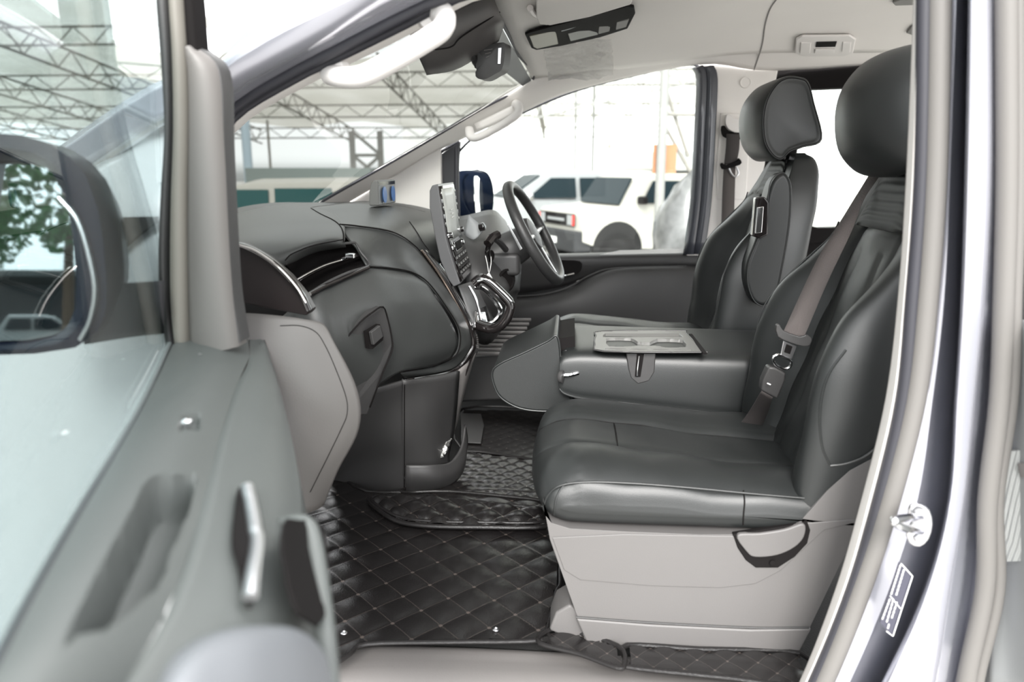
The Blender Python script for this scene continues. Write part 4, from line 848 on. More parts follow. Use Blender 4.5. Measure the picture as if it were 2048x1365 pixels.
    if near:
        rc = [A(x, y, 1.217)+O for x, y in ((1466, 1070), (1476, 1098), (1492, 1122), (1512, 1137), (1556, 1137), (1590, 1115), (1615, 1088), (1621, 1062), (1614, 1042), (1604, 1048))]
        hh = MB().prism(rc, Vector((0, .012, 0))).build('lever_recess', 'black', t, bevel=.002)
        lv = [A(x, y, 1.212)+O for x, y in ((1474, 1072), (1520, 1068), (1570, 1060), (1608, 1049), (1609, 1074), (1590, 1096), (1555, 1112), (1512, 1116), (1494, 1106))]
        MB().prism(smooth(lv, 4, True), Vector((0, .01, 0))).build('recline_lever', 'base', hh, bevel=.003)
        MB().lathe(A(1545, 1126, 1.214)+O, (0, -1, 0), [(0, .001), (0, .005), (.002, .005), (.002, .001)], 12).build('screw_cap', 'black', hh)
    # ---- backrest: rings from the bottom up
    st = [(1.03, .030, .46, .10), (1.10, .045, .47, .12), (1.18, .066, .475, .13), (1.26, .082, .478, .13), (1.33, .094, .472, .125), (1.40, .082, .455, .115), (1.46, .05, .43, .105), (1.51, .022, .40, .10), (1.56, .010, .36, .09), (1.605, .004, .31, .08), (1.64, -.004, .25, .06), (1.655, -.02, .17, .03)]
    rows = []
    for z, b, w_, th in st:
        xf = .448+(z-1.118)*.315; h_ = w_/2
        prof_ = [(-h_, xf+.03-.2*b), (-h_*.985, xf-b*.55), (-h_*.90, xf-b*.95), (-h_*.74, xf-b*.85), (-h_*.56, xf-b*.25), (-h_*.45, xf+.002), (-h_*.2, xf-.004), (0, xf-.006), (h_*.2, xf-.004), (h_*.45, xf+.002), (h_*.56, xf-b*.25), (h_*.74, xf-b*.85), (h_*.90, xf-b*.95), (h_*.985, xf-b*.55), (h_, xf+.03-.2*b),
                 (h_*.93, xf+th*.9), (h_*.5, xf+th), (0, xf+th), (-h_*.5, xf+th), (-h_*.93, xf+th*.9)]
        rows.append([Vector((x, 1.46+y, z)) for y, x in prof_])
    rr = [smooth(q_, 5, True) for q_ in rows]; w = len(rr[0]); cols = [smooth([q_[j] for q_ in rr], 6) for j in range(w)]
    G2 = [[cols[j][i] for j in range(w)] for i in range(len(cols[0]))]
    def halfw(z):
        for (z0, _, a, _), (z1, _, b, _) in zip(st, st[1:]):
            if z0 <= z <= z1: return (a+(b-a)*(z-z0)/(z1-z0))/2
        return .1
    for r in G2:
        for p in r:
            xf = .448+(p.z-1.118)*.315
            if p.x < xf+.03:
                v_ = abs(p.y-1.46)/halfw(p.z)
                p.x += .006*math.exp(-((v_-.47)/.03)**2)+.004*math.exp(-((p.z-1.535)/.006)**2)*(1 if v_ < .8 else 0)
                if p.z < 1.5: p.x += .004*math.exp(-((v_-(.16+max(0, p.z-1.2)*.35))/.035)**2)
                p.x += .002*math.sin(p.z*46)*math.sin(p.y*33)
            p += O
    bk = MB().grid(G2, closeu=True, caps=True).build('backrest', 'leather', t)
    # ribbed yoke above the cross seam
    yr = []
    for z in (1.538, 1.56, 1.585, 1.605, 1.62, 1.636):
        xf = .448+(z-1.118)*.315-.008; h_ = halfw(z)*.60
        yr.append([Vector((xf+(.003 if abs(k) == 3 else 0), 1.46+h_*k/3, z))+O for k in (-3, -2, -1, 0, 1, 2, 3)])
    MB().patch(yr, 3, 3).build('yoke', 'leather_perf', bk, thick=-.003)
    for s_ in ((1,) if near else (-1, 1)):
        pts = []
        for z in (1.14, 1.2, 1.27, 1.34, 1.40, 1.46, 1.51, 1.54):
            xf = .448+(z-1.118)*.315; b = [bb for zz, bb, *_ in st if zz <= z][-1]
            pts.append(Vector((xf-b*.97, 1.46+s_*halfw(z)*.90, z))+O)
        hb_ = None; tubeo('bolster_piping', pts, .0018, 'leather', bk)
    # ---- head restraint
    hp = [A(x, y, 2.2)-Vector((0, .857, .03)) for x, y in ((1556, 326), (1530, 318), (1506, 290), (1499, 245), (1508, 205), (1535, 172), (1565, 158), (1592, 158), (1612, 168), (1624, 210), (1640, 284), (1602, 300), (1575, 310))]
    c2 = sum(hp, Vector())/len(hp); rg = []
    for y, k, fx in ((-.150, .30, .05), (-.145, .52, .045), (-.132, .72, .036), (-.108, .87, .024), (-.07, .97, .010), (-.02, 1.0, 0), (.03, 1.0, .002), (.08, .97, .010), (.115, .88, .024), (.14, .6, .04)) if near else ((-.122, .80, .028), (-.128, .93, .026), (-.122, .985, .024), (-.09, 1.0, .012), (-.04, 1.0, .002), (0, 1.0, 0), (.04, 1.0, .002), (.09, 1.0, .012), (.122, .98, .024), (.128, .9, .026), (.122, .7, .028)):
        rg.append([Vector((c2.x+(p.x-c2.x)*k+fx*max(0, (c2.x-p.x)/.09), 1.46+y, c2.z+(p.z-c2.z)*k))+O for p in hp])
    hr = MB().patch(rg, 5, 3, closeu=True, caps=True).build('headrest', 'leather', t)
    sp = [Vector((p.x+.0, 1.46-.126, p.z))+O for p in [Vector((c2.x+(q.x-c2.x)*.93+.026*max(0, (c2.x-q.x)/.09), 0, c2.z+(q.z-c2.z)*.93)) for q in hp]]
    if not near: tubeo('headrest_seam', [p+Vector((0, -.0015, 0)) for p in sp], .0013, 'thread' if False else 'black', hr, closed=True)
    for y in (-.05, .05):
        tubeo('headrest_post', [Vector((.60, 1.46+y, 1.60))+O, Vector((.615, 1.46+y, 1.69))+O], .006, 'chrome', t, n=0)
    return t
ns = make_seat('nearest black leather passenger seat with grey plastic base and recline lever')
fs = make_seat('black leather seat behind the steering wheel, armrest folded up beside it', .84, .035, .0, near=False)
fs['category'] = ns['category'] = 'seat'
hn = hitter([o for o in ns.children if o.name.split('.')[0] in ('backrest', 'cushion')])
bkn = [o for o in ns.children if o.name.startswith('backrest')][0]; cun = [o for o in ns.children if o.name.startswith('cushion')][0]
drape('side_panel_piping', hn, [(1660, 930), (1645, 895), (1640, 840), (1645, 790), (1660, 745), (1692, 700)], .0022, 'leather', bkn)
drape('side_panel_lower_piping', hn, [(1660, 932), (1690, 928), (1725, 915), (1752, 895)], .002, 'leather', bkn)
drape('cushion_side_seam', hn, [(1487, 982), (1489, 1005), (1487, 1030), (1486, 1050)], .0014, 'black', cun)
drape('cushion_corner_piping', hn, [(1108, 1030), (1112, 1000), (1122, 978), (1134, 966)], .0018, 'leather', cun)
# folded armrest on the far seat
ar_o = [(1566, 346, 2.02), (1580, 356, 2.02), (1586, 385, 2.02), (1583, 450, 2.02), (1570, 530, 2.02), (1556, 590, 2.02), (1530, 612, 2.02), (1506, 604, 2.02), (1492, 570, 2.02), (1493, 530, 2.02), (1508, 490, 2.02), (1522, 450, 2.02), (1530, 415, 2.02), (1545, 365, 2.02)]
ar = slab('armrest', ar_o, .075, 'leather', fs, bevel=.016, sm=4, seg=5, angle=30)
tubeo('armrest_seam', [(x+4*(1 if x < 1540 else -1), y, 2.018) for x, y, _ in ar_o], .0016, 'leather', ar, closed=True)
bz = slab('armrest_switch', [(1512, 395, 2.0), (1530, 394, 2.0), (1538, 405, 2.0), (1536, 470, 2.0), (1520, 478, 2.0), (1505, 473, 2.0)], .03, 'piano', ar, bevel=.004)
slab('switch_blade', [(1514, 415, 1.992), (1528, 413, 1.992), (1524, 466, 1.992), (1510, 468, 1.992)], .006, 'chrome', bz, bevel=.002)
# ---------------------------------------------------------------- folded centre seat used as a console
cn = thing('center_seat', Vector((.25, 1.9, .95)), 'leather centre seat folded flat into an armrest with a cup holder tray', 'seat')
rg = []
for x, k in ((-.018, .70), (-.010, .84), (.006, .93), (.03, .985), (.07, 1.0), (.15, 1.0), (.3, 1.0), (.45, 1.0), (.56, .98)):
    zt = 1.232-.012*x; zb = 1.118-.10*x; zc = (zt+zb)/2; h = (zt-zb)/2*k; yc, hw = 1.878, .170*(.97+.03*k)
    rg.append([Vector((x, yc+yy*hw, zc+zz*h)) for yy, zz in ((-.92, -1), (-1, -.90), (-1.01, -.3), (-1.0, .35), (-.965, .74), (-.86, .94), (-.6, 1.02), (0, 1.03), (.6, 1.02), (.86, .94), (.97, .74), (1, .2), (1, -.9), (.92, -1), (0, -1))])
rows = [smooth(r, 4, True) for r in rg]
MB().patch(rg, 4, 4, closeu=True, caps=True).build('armrest_pad', 'leather', cn)
def cpt(x, yy, zz, lift=0):
    zt = 1.232-.012*x; zb = 1.118-.10*x; k = 1 if x > .05 else .95; zc = (zt+zb)/2; h = (zt-zb)/2*k; return Vector((x, 1.885+yy*.165, zc+zz*h+lift))
tubeo('top_stitching', [cpt(.035, .9, .85), cpt(.012, .3, .86), cpt(.012, -.5, .84), cpt(.04, -.93, .80, .002), cpt(.1, -.968, .78, .001), cpt(.2, -.968, .78, .001), cpt(.35, -.968, .78, .001), cpt(.5, -.968, .78, .001)], .0013, 'thread', cn)
tubeo('top_piping', [cpt(.035, .9, .9), cpt(.012, .3, .92), cpt(.010, -.5, .9), cpt(.036, -.92, .86, .003), cpt(.1, -.958, .83, .003), cpt(.2, -.958, .83, .003), cpt(.35, -.958, .83, .003), cpt(.5, -.958, .83, .003)], .0018, 'leather', cn)
tubeo('bottom_piping', [cpt(.0, -.93, -.9), cpt(.05, -.99, -.93), cpt(.2, -1.0, -.94), cpt(.35, -1.0, -.94), cpt(.52, -1.0, -.94)], .0022, 'leather', cn)
TZ = 1.238
def tpos(x, y, h): p = AZ(x, y, TZ-h); q = AZ(x, y, TZ); return Vector((q.x, q.y, TZ-h))
o_t = sm2([(1190, 690), (1192, 672), (1204, 663), (1360, 662), (1372, 667), (1402, 700), (1398, 705), (1208, 703)], 3)
d1 = [(1206, 671), (1211, 667.5), (1358, 668), (1367, 674.5), (1206, 674.5)]
d2 = sm2([(1213, 680), (1218, 677), (1262, 677), (1275, 684), (1300, 685), (1315, 678.5), (1360, 679), (1368, 684), (1371, 694), (1330, 695), (1318, 692), (1275, 691), (1265, 692.5), (1218, 693)], 2)
d3 = [(1211, 697), (1383, 700), (1383, 702), (1211, 699)]
mb_ = dentsurf(1185, 1410, 658, 710, .75, tpos, o_t, [(d1, .006, 1.2), (d2, .014, 1.6), (d3, .004, .7)])
tr_ = mb_.build('tray', mat('tray_grey', (.12, .12, .115), .42), cn)
tubeo('tray_edge', [AZ(x, y, TZ-.001) for x, y in o_t], .0022, 'plast', tr_, n=0, closed=True)
slab('tray_lid_joint', [AZ(1378, 668, 1.2395), AZ(1384, 668, 1.2395), AZ(1414, 706, 1.2395), AZ(1405, 706, 1.2395)], 0, 'black', cn, off=Vector((0, 0, -.004)))
sh = slab('latch_plate', [(1252, 707, 1.705), (1312, 707, 1.705), (1309, 745, 1.705), (1298, 763, 1.705), (1276, 769, 1.705), (1262, 757, 1.705), (1257, 740, 1.705)], .012, 'plast', cn, bevel=.003)
slab('latch_slot', [(1274, 709, 1.702), (1288, 709, 1.702), (1281, 754, 1.702), (1270, 754, 1.702)], .006, 'black', sh)
tubeo('latch_pull', [(1279, 712, 1.698), (1276, 735, 1.698), (1275, 752, 1.698)], .0025, 'chrome', sh, n=3)
# the head end of the centre seat hanging in front
fp_ = [(984, 745, 1.73), (1000, 728, 1.73), (1050, 705, 1.73), (1095, 683, 1.73), (1112, 672, 1.73), (1119, 690, 1.73), (1122, 720, 1.73), (1131, 755, 1.73), (1144, 806, 1.73), (1128, 817, 1.73), (1090, 823, 1.73), (1040, 817, 1.73), (1003, 797, 1.73), (988, 772, 1.73)]
fl_ = slab('front_flap', fp_, .27, 'leather', cn, bevel=.012, sm=3, seg=4, angle=35)
tubeo('flap_piping', [(x, y, 1.729) for x, y, _ in fp_], .0022, 'leather', fl_, closed=True)
slab('flap_hinge_gap', [(1114, 678, 1.76), (1150, 672, 1.76), (1150, 800, 1.76), (1146, 812, 1.76), (1130, 750, 1.76)], .22, 'black', cn)
for x, y in ((1131, 704), (1133, 730)): tubeo('hinge_post', [(x, y-4, 1.75), (x+1, y+8, 1.75)], .006, 'chrome', cn, n=0)
tubeo('knob_stem', [(1128, 751, 1.70), (1140, 750, 1.70), (1156, 746, 1.71)], .006, 'chrome', cn, n=2)
MB().lathe(A(1118, 754, 1.70), (1, -.25, .02), [(0, .001), (0, .013), (.004, .0155), (.010, .0155), (.012, .001)], 20).build('release_knob', 'plast', cn)
MB().box((.27, 1.885, .94), (.42, .26, .28)).build('seat_base', 'black', cn, bevel=.01)
# ---------------------------------------------------------------- seat belts
def ribbon(name, L, R, m, parent, th=.0012, n=8):
    l, r = smooth(L, n), smooth(R, n); d = []
    return MB().grid([[a.lerp(b, t) for a, b in zip(l, r)] for t in (0, .5, 1)]).build(name, m, parent, thick=th)
nb = thing('seat_belt', A(1600, 640, 1.5), 'brown grey seat belt crossing the nearest seat, buckled beside the centre seat', 'seat belt')
ribbon('webbing', [(1739, 350, 1.585), (1690, 430, 1.56), (1633, 523, 1.52), (1572, 653, 1.46), (1558, 680, 1.455)], [(1762, 348, 1.56), (1728, 400, 1.54), (1704, 462, 1.52), (1655, 565, 1.48), (1609, 673, 1.44)], 'belt', nb)
tg = slab('tongue_grip', [(1553, 652, 1.442), (1560, 650, 1.442), (1567, 662, 1.44), (1600, 674, 1.437), (1612, 670, 1.436), (1624, 677, 1.436), (1621, 690, 1.436), (1608, 694, 1.437), (1580, 686, 1.439), (1556, 674, 1.441)], .012, 'plast', nb, bevel=.004, sm=2)
slab('tongue_blade', [(1567, 682, 1.445), (1594, 693, 1.445), (1584, 719, 1.45), (1561, 711, 1.45)], .003, 'satin', tg, bevel=.001)
slab('tongue_window', [(1573, 689, 1.4435), (1585, 694, 1.4435), (1580, 709, 1.448), (1568, 705, 1.448)], .001, 'black', tg)
tubeo('chrome_ring', [(1546, 716, 1.45), (1556, 710, 1.45), (1570, 716, 1.45), (1582, 722, 1.45), (1580, 734, 1.455), (1568, 738, 1.455), (1552, 730, 1.455)], .0028, 'chrome', nb, closed=True, n=3)
bu = slab('buckle', [(1538, 734, 1.455), (1552, 736, 1.455), (1573, 748, 1.455), (1571, 760, 1.46), (1556, 800, 1.47), (1540, 792, 1.47), (1522, 782, 1.47), (1526, 762, 1.46)], .028, 'plast', nb, bevel=.005)
slab('buckle_mark', [(1535, 766, 1.452), (1542, 769, 1.452), (1541, 771, 1.452), (1534, 768, 1.452)], .001, 'paper', bu)
ribbon('buckle_strap', [(1524, 780, 1.475), (1500, 820, 1.55), (1478, 850, 1.60)], [(1546, 794, 1.475), (1535, 825, 1.55), (1520, 860, 1.60)], 'beltd', nb, .003)
rb = thing('seat_belt_buckle', A(1467, 845, 1.64), 'red tipped spare buckle lying between the nearest seat and the centre seat', 'buckle')
slab('buckle_body', [(1422, 834, 1.65), (1450, 836, 1.65), (1462, 842, 1.65), (1458, 850, 1.65), (1424, 842, 1.65)], .02, 'plast', rb, bevel=.003)
slab('release_button', [(1456, 846, 1.64), (1470, 838, 1.64), (1479, 848, 1.64), (1470, 853, 1.64)], .018, 'red', rb, bevel=.003)
fbt = thing('seat_belt', A(1465, 300, 2.94), 'dark grey seat belt hanging on the cream pillar by the driver window', 'seat belt')
slab('anchor_cover', [(1453, 230, 2.93), (1460, 229, 2.93), (1470, 236, 2.93), (1487, 241, 2.93), (1489, 256, 2.93), (1484, 264, 2.93), (1470, 265, 2.93), (1457, 258, 2.93), (1451, 246, 2.93)], .02, 'creamp', fbt, bevel=.005, sm=2)
slab('guide_loop', [(1443, 253, 2.938), (1450, 252, 2.938), (1458, 262, 2.938), (1483, 264, 2.938), (1489, 262, 2.938), (1488, 272, 2.938), (1480, 279, 2.938), (1452, 276, 2.938), (1444, 268, 2.938)], .012, 'black', fbt, bevel=.004, sm=2)
ribbon('webbing', [(1453, 268, 2.935), (1451, 300, 2.93), (1448, 330, 2.93)], [(1480, 268, 2.935), (1478, 300, 2.93), (1473, 325, 2.93)], 'beltd', fbt)
slab('tongue_grip', [(1441, 328, 2.92), (1446, 326, 2.92), (1452, 330, 2.92), (1474, 322, 2.92), (1477, 316, 2.92), (1483, 322, 2.92), (1480, 330, 2.92), (1450, 339, 2.92), (1443, 336, 2.92)], .015, 'black', fbt, bevel=.004, sm=2)
tubeo('tongue_blade', [(1458, 337, 2.925), (1463, 348, 2.925), (1470, 354, 2.925), (1477, 347, 2.925), (1473, 334, 2.925)], .004, 'satin', fbt, n=3)
ribbon('lower_webbing', [(1447, 337, 2.935), (1444, 400, 2.93), (1441, 520, 2.93)], [(1471, 333, 2.935), (1469, 400, 2.93), (1466, 520, 2.93)], 'belt', fbt)
M['fdoor_shaded'] = mat('far_door_plastic_shaded', (.028, .027, .027), .5, bump=.15, bscale=500)  # dark plastic made darker; light fall-off across the cabin is in the colour
# ================================================================ far door
fd = thing('front_door', Vector((0, 2.95, 1.1)), 'closed driver door with grey inner panel and window behind the steering wheel', 'door')
top = [(880, 512), (950, 510), (1130, 509), (1250, 506), (1380, 504), (1470, 504), (1600, 504)]
MB().patch([[(x, y-2, 3.02) for x, y in top], [(x, y+4, 2.975) for x, y in top], [(x, y+22, 2.965) for x, y in top], [(870, 580, 2.985), (1000, 590, 2.985), (1120, 575, 2.985), (1200, 548, 2.98), (1380, 535, 2.975), (1470, 535, 2.975), (1600, 535, 2.975)]], 4, 4).build('upper_panel', 'fdoor_shaded', fd, thick=.004)
MB().patch([[(870, 582, 2.985), (1010, 592, 2.985), (1080, 588, 2.983), (1135, 574, 2.98), (1180, 548, 2.978), (1230, 534, 2.975), (1380, 530, 2.972), (1600, 530, 2.972)],
    [(870, 596, 2.93), (1010, 604, 2.93), (1085, 600, 2.93), (1150, 584, 2.93), (1200, 560, 2.93), (1260, 546, 2.93), (1380, 544, 2.93), (1600, 544, 2.93)],
    [(870, 640, 2.91), (1010, 645, 2.91), (1085, 640, 2.91), (1150, 635, 2.91), (1210, 630, 2.91), (1270, 628, 2.91), (1380, 628, 2.91), (1600, 628, 2.91)],
    [(870, 760, 2.94), (1010, 760, 2.94), (1085, 760, 2.94), (1150, 760, 2.94), (1210, 760, 2.94), (1270, 760, 2.94), (1380, 760, 2.94), (1600, 760, 2.94)]], 5, 5).build('armrest_panel', 'fdoor_shaded', fd, thick=.004)
tubeo('armrest_crease', [(1000, 594, 2.965), (1080, 590, 2.962), (1135, 576, 2.96), (1180, 551, 2.956), (1230, 537, 2.954), (1372, 533, 2.95)], .0035, 'plast', fd)
hr_ = slab('handle_recess', [(1118, 524, 2.955), (1135, 521, 2.955), (1160, 523, 2.955), (1164, 535, 2.955), (1155, 548, 2.955), (1128, 552, 2.955)], .01, 'black', fd, sm=2)
tubeo('door_handle', [(1120, 553, 2.94), (1135, 551, 2.935), (1148, 548, 2.94)], .006, 'chrome', hr_, n=3)
slab('sill_sticker', [(1240, 501, 2.972), (1370, 498, 2.972), (1370, 506, 2.972), (1200, 510, 2.972)], .001, 'paper', fd)
# window and its frame
win_o = [(860, 420, 3.0), (864, 335, 3.0), (880, 302, 3.0), (960, 245, 3.0), (1080, 190, 3.0), (1200, 153, 3.0), (1330, 128, 3.0), (1420, 122, 3.0), (1432, 150, 3.0), (1420, 300, 3.0), (1402, 520, 3.0), (860, 520, 3.0)]
qf = mat('window_frame_black', (.035, .035, .04), .35)
pf = [(1370, 510), (1384, 400), (1392, 260), (1396, 160), (1388, 134)]
MB().patch([[(x, y, 2.975) for x, y in pf], [(x+10, y-1, 2.952) for x, y in pf], [(x+17, y-2, 2.958) for x, y in pf], [(x+27, y-2, 2.950) for x, y in pf], [(x+37, y-1, 2.955) for x, y in pf]], 4, 4).build('rear_post', mat('post_blue_black', (.05, .053, .065), .25, coat=.5), fd, thick=.01)
tubeo('post_seal', [(1428, 160, 2.965), (1432, 152, 2.965), (1424, 260, 2.965), (1410, 400, 2.965), (1402, 515, 2.965)], .004, 'rubber', fd, n=4)
tubeo('post_chrome', [(1424, 175, 2.95), (1419, 260, 2.946), (1409, 400, 2.946), (1398, 508, 2.946)], .002, 'satin', fd, n=4)
tubeo('window_seal', [(919, 508, 2.985), (918, 420, 2.985), (917, 320, 2.985), (925, 296, 2.985), (960, 268, 2.985), (1040, 228, 2.985), (1150, 182, 2.985), (1280, 148, 2.985), (1360, 132, 2.985), (1392, 131, 2.985), (1398, 150, 2.985), (1392, 260, 2.985), (1384, 400, 2.985), (1370, 510, 2.985)], .0045, 'rubber', fd, n=4)
slab('quarter_panel', [(862, 420, 2.975), (863, 345, 2.975), (876, 313, 2.975), (900, 295, 2.975), (921, 282, 2.975), (917, 320, 2.975), (918, 420, 2.975)], .03, qf, fd, bevel=.006)
tubeo('quarter_seal', [(861, 425, 2.965), (861, 345, 2.965), (874, 312, 2.965), (900, 293, 2.965), (918, 282, 2.965)], .006, 'rubber', fd)
tubeo('quarter_divider', [(911, 292, 2.965), (911, 350, 2.965), (911, 420, 2.965)], .005, 'rubber', fd)
MB().prism(P((915, 512, 3.0), (915, 290, 3.0), (960, 262, 3.0), (1150, 176, 3.0), (1280, 142, 3.0), (1395, 126, 3.0), (1402, 512, 3.0)), Vector((0, .004, 0))).build('window_glass', 'glasss', fd, flat=True)
# outside mirror of the far door
mo = [(921, 360), (935, 345), (960, 341), (978, 350), (986, 380), (985, 420), (976, 442), (960, 452), (940, 430), (924, 400)]
a_ = resample(smooth([A(x, y, 3.26) for x, y in mo], 4, True), 40, False)
cen = sum(a_, Vector())/len(a_)
MB().grid([[cen+(p-cen)*.2+Vector((-.10, .02, 0)) for p in a_], [cen+(p-cen)*.75+Vector((-.09, .01, 0)) for p in a_], [p+Vector((-.05, .0, 0)) for p in a_], a_, [cen+(p-cen)*.93+Vector((.006, 0, 0)) for p in a_]], closeu=True).build('mirror_housing', 'navy', fd, thick=.004)
mn2 = Vector((.85, -.53, .02)).normalized(); mc = A(964, 400, 3.25); eye = Vector((0, 0, CZ))
def mpl(x, y): d = ray(x, y); return eye+d*((mc-eye).dot(mn2)/d.dot(mn2))
mg = resample(smooth([mpl(x, y) for x, y in ((950, 352), (960, 358), (970, 380), (977, 410), (977, 432), (968, 447), (956, 448), (951, 420), (949, 380))], 4, True), 30, False)
MB().prism(mg, -mn2*.004).build('mirror_glass', mat('bright_mirror', (.95, .96, .97), .03, metal=1), fd, flat=True)
# ================================================================ floor mats
MZ = .802
def quilt(name, outline, z, label, cat_, group=None, pitch=.088, kx=.95, ky=.95, amp=.005, res=.006, piping=True, rise=None):
    o2 = [AZ(x, y, z) for x, y in outline]; poly = [(p.x, p.y) for p in o2]
    x0, x1 = min(p[0] for p in poly), max(p[0] for p in poly); y0, y1 = min(p[1] for p in poly), max(p[1] for p in poly)
    def pos(x, y, h):
        a = (x*kx+y*ky)/pitch; b = (x*kx-y*ky)/pitch
        q = (abs(math.sin(math.pi*a))*abs(math.sin(math.pi*b)))**.45
        zz = z+amp*q+(rise(x, y) if rise else 0); return Vector((x, y, zz))
    t = thing(name, Vector(((x0+x1)/2, (y0+y1)/2, z)), label, cat_, group)
    m = qm(pitch, kx, ky)
    mb = dentsurf(x0-res, x1+res, y0-res, y1+res, res, pos, poly)
    mb.build('quilted_sheet', m, t)
    if piping: tubeo('piping', [Vector((p.x, p.y, z+.003+(rise(p.x, p.y) if rise else 0))) for p in o2], .0045, 'mats', t, n=4, closed=True)
    return t
_q = {}
def qm(pitch, kx, ky):
    k = (pitch, kx, ky)
    if k in _q: return _q[k]
    m = mat('quilt_%d' % len(_q), (.012, .011, .011), .22, bump=.25, bscale=350); n = m.node_tree; p = n.nodes['Principled BSDF']
    tcn = n.nodes.new('ShaderNodeNewGeometry'); s_ = n.nodes.new('ShaderNodeSeparateXYZ'); n.links.new(tcn.outputs['Position'], s_.inputs[0])
    def mth(op, a, b=None):
        q = n.nodes.new('ShaderNodeMath'); q.operation = op
        for i, v_ in enumerate((a, b)):
            if v_ is None: continue
            if isinstance(v_, (int, float)): q.inputs[i].default_value = v_
            else: n.links.new(v_, q.inputs[i])
        return q.outputs[0]
    X_, Y_ = mth('MULTIPLY', s_.outputs[0], kx/pitch), mth('MULTIPLY', s_.outputs[1], ky/pitch)
    lines = []
    for u in (mth('ADD', X_, Y_), mth('SUBTRACT', X_, Y_)):
        f = mth('ABSOLUTE', mth('SUBTRACT', mth('FRACT', mth('ADD', u, 100.5)), .5)); lines.append(f)
    mn = mth('MINIMUM', *lines); mxx = mth('MAXIMUM', *lines)
    l1 = mth('LESS_THAN', mn, .018); l2 = mth('LESS_THAN', mxx, .05)
    fac = mth('MAXIMUM', mth('MULTIPLY', l1, .35), l2)
    mx = n.nodes.new('ShaderNodeMix'); mx.data_type = 'RGBA'; n.links.new(fac, mx.inputs[0]); mx.inputs[6].default_value = (.011, .010, .010, 1); mx.inputs[7].default_value = (.07, .058, .052, 1)
    n.links.new(mx.outputs[2], p.inputs['Base Color']); _q[k] = m; return m
quilt('floor_mat', [(600, 1000), (660, 945), (735, 985), (900, 985), (1100, 1000), (1120, 1150), (1112, 1190), (1095, 1262), (1082, 1284), (900, 1288), (735, 1292), (700, 1312), (660, 1335), (610, 1330), (560, 1200), (560, 1080)], MZ,
      'large black diamond quilted mat on the floor in front of the nearest seat', 'floor mat')
quilt('floor_mat', [(930, 905), (1080, 925), (1150, 945), (1160, 1010), (1060, 1000), (900, 985), (800, 985), (905, 950)], MZ+.003, 'smaller quilted mat behind the raised flap, beyond the dashboard foot', 'floor mat', pitch=.05)
quilt('floor_mat', [(925, 820), (1080, 822), (1160, 850), (1160, 935), (1080, 922), (925, 903)], MZ-.001, 'dark smooth mat deep in the driver footwell under the flap of the centre seat', 'floor mat', pitch=.05, amp=.001)
quilt('floor_mat', [(1254, 1294), (1400, 1302), (1600, 1310), (1620, 1380), (1480, 1362), (1270, 1340), (1256, 1330)], MZ-.0, 'strip of quilted mat under the rear of the nearest seat by the sill', 'floor mat', pitch=.05)
quilt('mat_tongue', [(1090, 1268), (1130, 1262), (1236, 1296), (1248, 1335), (1230, 1338), (1160, 1312), (1080, 1290)], MZ+.004, 'narrow quilted mat end reaching past the seat rail cover', 'floor mat', pitch=.05)
hp_ = slab('heel_pad', [AZ(x, y, MZ+.008) for x, y in ((922, 826), (962, 828), (968, 850), (962, 886), (922, 884))], 0, 'plast', off=Vector((0, 0, -.005)), bevel=.002); tag(hp_, 'grey textured heel pad on the dark driver side mat', 'heel pad')
# raised flap across the mats
rf = thing('mat_flap', AZ(900, 1020, MZ+.01), 'raised quilted flap lying across the mats in front of the dashboard foot', 'mat flap')
fo = [(738, 992), (760, 984), (900, 990), (1000, 1000), (1095, 1012), (1095, 1042), (960, 1044), (860, 1042), (800, 1034), (765, 1016)]
q = [AZ(x, y, MZ+.03) for x, y in fo]; poly = [(p.x, p.y) for p in q]
xs, ys2 = [p[0] for p in poly], [p[1] for p in poly]
def fpos(x, y, h):
    a, b = (x+y*.9)/.075, (x-y*.9)/.075; d_ = dist_poly(x, y, poly)
    return Vector((x, y, MZ+.010+.014*min(1, d_/.02)+.011*(abs(math.sin(math.pi*a))*abs(math.sin(math.pi*b)))**.5))
dentsurf(min(xs), max(xs), min(ys2), max(ys2), .004, fpos, poly).build('quilted_sheet', qm(.075, 1.0, .9), rf)
for k_, r_ in ((0, .006), (1, .004)):
    c2 = sum(q, Vector())/len(q); tubeo('piping', [Vector((c2.x+(p.x-c2.x)*(1-.04*k_), c2.y+(p.y-c2.y)*(1-.18*k_), MZ+.016+.006*k_)) for p in q], r_, 'mats', rf, n=4, closed=True)
for (x, y), w_ in (((688, 1268), 'left one, by the open door'), ((992, 1261), 'right one, by the nearest seat')):
    s_ = MB().lathe(AZ(x, y, MZ+.003), (0, 0, 1), [(0, .006), (.0015, .0065), (.003, .005), (.0035, .003), (.002, .002), (.002, .0005)], 20).build('snap_button', 'satin'); tag(s_, 'small metal snap button on the large quilted mat, '+w_, 'snap button', None)
rc = slab('seat_rail_cover', [(1112, 1226, 1.235), (1140, 1210, 1.235), (1168, 1232, 1.235), (1185, 1290, 1.235), (1176, 1296, 1.235), (1098, 1262, 1.235)], .08, 'base', ns, bevel=.006)
